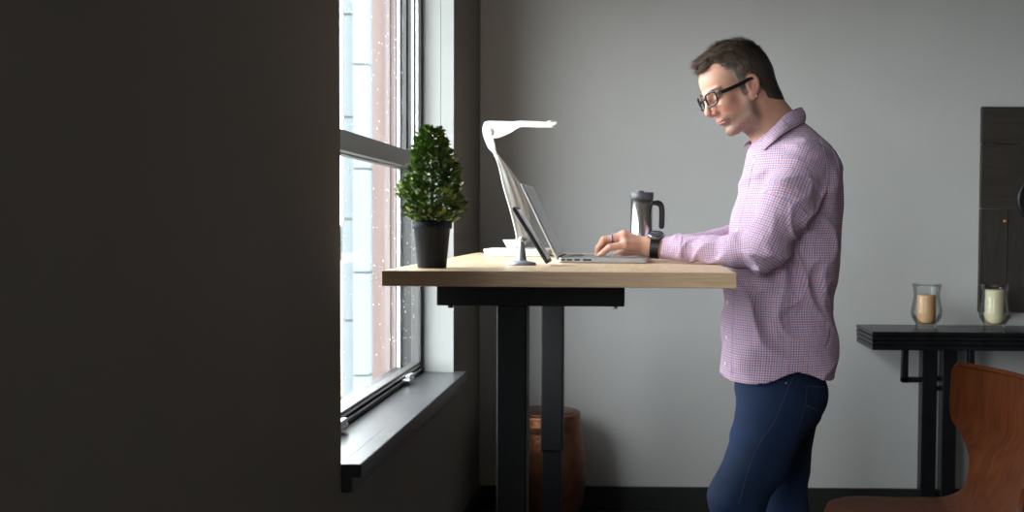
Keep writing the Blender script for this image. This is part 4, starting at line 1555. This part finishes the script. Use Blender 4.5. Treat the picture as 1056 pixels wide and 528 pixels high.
# ---- shoes (below the frame)
for lg in (LGs, LFs):
    c = Vector(lg[2][0])
    def sd_shoe(p, c=c):
        f = s_cap(p, (c.x, c.y, .09), (c.x + .01, c.y, .045), .042, .04)
        f = smin(f, s_cap(p, (c.x, c.y, .04), (c.x - .16, c.y - .01, .036), .042, .036), .02)
        return np.maximum(f, .002 - p[..., 2])
    sp_, sf_ = grid_eval(sd_shoe, (c.x - .24, c.y - .08, -.01), (c.x + .08, c.y + .08, .15), .006)
    mesh_obj('shoe', sp_, sf_, [M['skirt']], person)

# ---- hair
hq = hl(hp_.astype(np.float32))
M['hair'] = attr_mat('hair', 'hair_tint', 0.55, spec=0.35)


def hair_line(x, y, z):
    """>0 inside the scalp area"""
    zfront = np.interp(x, [-.12, -.075, -.040, -.026, -.018, .002, .012, .021, .028, .041, .055, .070, .093], [-.065, -.060, -.045, .02, .030, .030, -.018, -.018, .030, .066, .078, .084, .09])
    w_ = np.clip((0.045 - np.abs(y)) / .03, 0, 1)      # front centre comes lower
    zfront = zfront - w_ * np.where(x > .045, .006, 0)
    zfront = zfront + .016 * np.exp(-((x - .057) / .02) ** 2) * np.clip((np.abs(y) - .022) / .02, 0, 1)
    return z - zfront


def hair_col(x, y, z, r_):
    base = np.array((.17, .118, .088)); grey = np.array((.42, .36, .31)); dark = np.array((.045, .033, .026))
    g = math.exp(-((x - .030) / .025) ** 2 - ((z - .045) / .03) ** 2) * .75 + (math.exp(-((x - .015) / .014) ** 2) * (z < .03)) * .5
    d_ = min(1, max(0, (-x - .01) / .06))
    c = base * (1 - d_) + dark * d_
    c = c * (1 - g) + grey * g
    return c * (0.35 + 1.5 * r_ * r_ + .3 * r_)


hn = np.zeros_like(hp_)
fn = np.cross(hp_[hf_[:, 2]] - hp_[hf_[:, 0]], hp_[hf_[:, 3]] - hp_[hf_[:, 1]])
for k in range(4):
    np.add.at(hn, hf_[:, k], fn)
hn /= np.linalg.norm(hn, axis=1)[:, None] + 1e-12
hd = hair_line(hq[:, 0], hq[:, 1], hq[:, 2])
isear = (np.abs(hq[:, 1]) > .0745) & (hq[:, 2] < .035)
thick = np.clip(hd / .02, 0, 1) * (.0030 + .006 * np.clip((hq[:, 2] - .04) / .06, 0, 1))
rn = np.random.RandomState(5)
capmask = (hd > -.001) & ~isear & (hq[:, 2] > -.075)
fm = capmask[hf_].all(1)
hfc = hf_[fm]; used, inv = np.unique(hfc, return_inverse=True); hfc = inv.reshape(-1, 4)
streak = np.sin(hq[:, 1] * 520 + 3 * np.sin(hq[:, 0] * 90)) * .5 + np.sin(hq[:, 1] * 1130 + hq[:, 2] * 300) * .3
cap = hp_ + hn * (thick * (1 + .18 * streak) + .0004)[:, None]
hair = mesh_obj('hair', cap[used], hfc, [M['hair']], person)
hc = np.array([hair_col(*hq[i], .28 + .1 * streak[i]) for i in used])
ca_ = hair.data.color_attributes.new('hair_tint', 'FLOAT_COLOR', 'POINT')
ca_.data.foreach_set('color', np.concatenate([hc, np.ones((len(hc), 1))], 1).astype(np.float32).ravel())
# strands
cand = np.nonzero((hd > .0005) & ~isear & (hq[:, 2] > -.070))[0]
sv, sf2, scol = [], [], []
rs = np.random.RandomState(11)
for i in rs.choice(cand, 20000):
    x, y, z = hq[i]
    nl = HM.T @ hn[i]
    top = min(1, max(0, (z - .045) / .05)); front = min(1, max(0, (x - .02) / .05))
    flow = np.array((1.0, 0.15 * np.sign(y), .15)) * top + np.array((-.35, 0, -1.0)) * (1 - top)
    if x > .050 and z > .05:
        flow = flow * .6 + np.array((.6, 0, .35))
    cl = np.array((math.sin(x * 330 + y * 190), math.sin(y * 410 + z * 170), math.sin(z * 370 + x * 230)))
    flow += rs.normal(0, .22, 3) + cl * .30
    flow -= nl * (flow @ nl); flow /= np.linalg.norm(flow) + 1e-9
    L = (.008 + .020 * top + .012 * front * top) * rs.uniform(.6, 1.15) * min(1, hd[i] / .012 + .35) * (1 + .35 * math.sin(x * 300 + y * 240) * top)
    lift = .20 + .34 * top + .16 * front * top + .12 * math.sin(y * 330 + x * 210) * top
    p0 = hp_[i] + hn[i] * thick[i] * .6
    dw = HM @ flow
    p1 = p0 + (dw * (1 - lift) + hn[i] * lift) * L * .5
    p2 = p1 + (dw * (1 - lift * .4) + hn[i] * lift * .4) * L * .5
    sd = np.cross(dw, hn[i]); sd /= np.linalg.norm(sd) + 1e-9
    w0 = .00052
    b0 = len(sv)
    sv += [p0 - sd * w0, p0 + sd * w0, p1 + sd * w0 * .9, p1 - sd * w0 * .9, p2 + sd * w0 * .3, p2 - sd * w0 * .3]
    sf2 += [(b0, b0 + 1, b0 + 2, b0 + 3), (b0 + 3, b0 + 2, b0 + 4, b0 + 5)]
    cv_ = .5 + .28 * math.sin(x * 420 + 4 * math.sin(y * 160)) * math.sin(y * 520 + z * 260) + .22 * math.sin(y * 900 + x * 150 + z * 500)
    scol += [hair_col(x, y, z, min(1, max(0, .75 * cv_ + rs.uniform(0, .3))))] * 6
# eyebrows
for k in range(420):
    s_ = rs.choice((-1, 1)); u = rs.uniform(0, 1)
    yl = .012 + .034 * u
    zl_ = .0215 + .004 * math.sin(u * 2.4) + rs.normal(0, .0018)
    org = Vector(HO + HM @ np.array((.14, s_ * yl, zinv(zl_))))
    if k == 0:
        bvh = BVHTree.FromPolygons([tuple(v) for v in hp_], [tuple(int(i) for i in f) for f in hf_])
    h_ = bvh.ray_cast(org, Vector(-HF))
    if h_[0] is None: continue
    p0 = np.array(h_[0]); dw = HM @ np.array((.25, s_ * 1.0, .35 - u * .5)); dw /= np.linalg.norm(dw)
    sd = np.cross(dw, HF); L = rs.uniform(.004, .007)
    b0 = len(sv)
    p1 = p0 + dw * L + HF * .0012
    sv += [p0 - sd * .0003, p0 + sd * .0003, p1 + sd * .0002, p1 - sd * .0002]
    sf2.append((b0, b0 + 1, b0 + 2, b0 + 3)); scol += [np.array((.10, .07, .05))] * 4
hs = mesh_obj('hair_strands', np.array(sv), np.array(sf2), [M['hair']], hair)
ca_ = hs.data.color_attributes.new('hair_tint', 'FLOAT_COLOR', 'POINT')
ca_.data.foreach_set('color', np.concatenate([np.array(scol), np.ones((len(scol), 1))], 1).astype(np.float32).ravel())
hs['kind'] = 'stuff'

# lash lines and nails
M['lash'] = mat('dark_lash', (0.03, 0.02, 0.018), 0.7, noise=(90, 0.1))
for s_ in (-1, 1):
    b = MB(); ps = []
    for u in np.linspace(-1, 1, 9):
        org = Vector(HO + HM @ np.array((.14, s_ * (.032 + u * .0125), zinv(-.0045 + .0025 * u * u))))
        h_ = bvh.ray_cast(org, Vector(-HF))
        if h_[0]: ps.append(h_[0])
    b.tube(ps, .0008, 5)
    b.build('eyelashes', M['lash'], person)

# ---- glasses
M['acetate'] = mat('black_acetate', (0.012, 0.012, 0.014), 0.25, noise=(40, 0.1))
M['lens'] = glass_pane_mat('spectacle_lens', refl=0.05, tint=(0.96, 0.97, 0.98))
gl_ = bpy.data.objects.new('glasses', None); C.objects.link(gl_); gl_.parent = person; gl_.location = Vector(HO) - PO
b = MB(); lens = MB()
GX = .0985
for s_ in (-1, 1):
    rim = []
    for k in range(36):
        t = 2 * PI * k / 36
        cs, sn = math.cos(t), math.sin(t)
        rx = .0208 * abs(cs) ** .5 * (1 if cs > 0 else -1); rz = .0165 * abs(sn) ** .58 * (1 if sn > 0 else -1)
        yy = .0315 + rx
        rim.append((GX - .012 * (max(0, yy - .02) / .036) ** 1.6, s_ * yy, zinv(.001) + .001 + rz + .0015 * (yy - .03) / .02))
    b.tube([hw(*p) for p in rim], .0027, 8, closed=True)
    lens.add([hw(*p) for p in rim], [tuple(range(36))], 0)
b.tube([hw(GX, -.0112, .011), hw(GX + .003, 0, .0135), hw(GX, .0112, .011)], .0022, 8)
b.build('frame_front', M['acetate'], gl_)
lens.build('lenses', M['lens'], gl_)
for s_ in (-1, 1):
    b = MB()
    pts = [(GX - .010, .0530, .013), (GX - .018, .0640, .013), (.055, .0725, .013), (.02, .0775, .015), (-.006, .0815, .018), (-.022, .0815, .012), (-.032, .079, -.004)]
    cp = catmull(pts, 5)
    V = []
    NN = len(cp)
    for i, q_ in enumerate(cp):
        hh = .0048 if i < NN * .62 else .0036
        for dy, dz in ((-.0016, -hh), (.0016, -hh), (.0016, hh), (-.0016, hh)):
            V.append(hw(q_[0], s_ * (q_[1] + dy), q_[2] + dz))
    fs = [(i * 4 + k, i * 4 + (k + 1) % 4, (i + 1) * 4 + (k + 1) % 4, (i + 1) * 4 + k) for i in range(NN - 1) for k in range(4)] + [(0, 1, 2, 3), ((NN - 1) * 4 + 3, (NN - 1) * 4 + 2, (NN - 1) * 4 + 1, (NN - 1) * 4)]
    b.add(V, fs)
    b.build('temple', M['acetate'], gl_, bevel=.0006)

# earring
b = MB(); e_ = hw(-.0035, .0805, -.030)
b.sphere(e_, .0024, 10)
b.build('earring', M['chrome'], person)

# ---- watch on the left wrist
wa = Vector(LH[0][0]); wb = Vector(LH[4][0])
wc = P(676, 254.5, 2.885)
axw = (wb - wa).normalized()
e1 = Vector((0, 0, 1)) - axw * axw.z; e1.normalize(); e2 = axw.cross(e1)
if e2.y > 0: e2 = -e2
M['watch_black'] = mat('black_watch_steel', (0.02, 0.021, 0.024), 0.3, metal=0.5, noise=(60, 0.15))
M['watch_steel'] = mat('dark_watch_bezel', (0.16, 0.17, 0.19), 0.25, metal=0.9, noise=(60, 0.05))
wt = bpy.data.objects.new('wristwatch', None); C.objects.link(wt); wt.parent = person; wt.location = wc - PO
b = MB()
NB = 40
for k in range(NB):
    t0, t1 = 2 * PI * k / NB, 2 * PI * (k + .88) / NB
    vs = []
    for rr_ in (.0280, .0312):
        for t in (t0, t1):
            for s_ in (-.0118, .0118):
                c_ = wc + (e1 * math.cos(t) + e2 * math.sin(t)) * rr_ + axw * (s_ + .0015 * math.sin(t))
                if c_.z < DT + .0015: c_.z = DT + .0015
                vs.append(c_)
    b.add(vs, [(0, 1, 3, 2), (4, 6, 7, 5), (0, 4, 5, 1), (2, 3, 7, 6), (0, 2, 6, 4), (1, 5, 7, 3)])
b.build('strap', M['watch_black'], wt)
up = (e1 * .93 + e2 * .36).normalized()
rot = up.to_track_quat('Z', 'Y').to_matrix()
cc_ = wc + up * .0315
b = MB(); b.lathe([(0, -.004), (.0205, -.004), (.022, -.001), (.0225, .003), (.021, .0065), (.0178, .0078), (.0172, .0066), (0, .0066)], cc_, 40, axis=rot)
b.build('watch_case', M['watch_steel'], wt)
b = MB(); b.lathe([(.0174, .0070), (0, .0070)], cc_, 40, axis=rot); b.build('dial', M['watch_black'], wt)
b = MB()
for k in range(12):
    t = 2 * PI * k / 12
    v = rot @ Vector((.0135 * math.cos(t), .0135 * math.sin(t), .0074)); b.sphere(cc_ + v, .0008, 6)
for L_, an in ((.009, .6), (.012, 2.6)):
    b.tube([cc_ + rot @ Vector((0, 0, .0076)), cc_ + rot @ Vector((L_ * math.cos(an), L_ * math.sin(an), .0076))], .0005, 5)
b.build('dial_marks', M['button'], wt)

# ---- ring on the left ring finger
m0, m1 = Vector(LH[1][1][0]), Vector(LH[2][1][0][0])
rc2 = m0.lerp(m1, .60); ax2 = (m1 - m0).normalized()
b = MB(); rot = ax2.to_track_quat('Z', 'Y').to_matrix()
b.lathe([(.0098, -.0028), (.0112, -.0026), (.0116, 0), (.0112, .0026), (.0098, .0028)], rc2, 32, axis=rot)
b.build('finger_ring', mat('violet_grey_metal', (.24, .22, .34), .3, metal=.8, noise=(60, .05)), person)
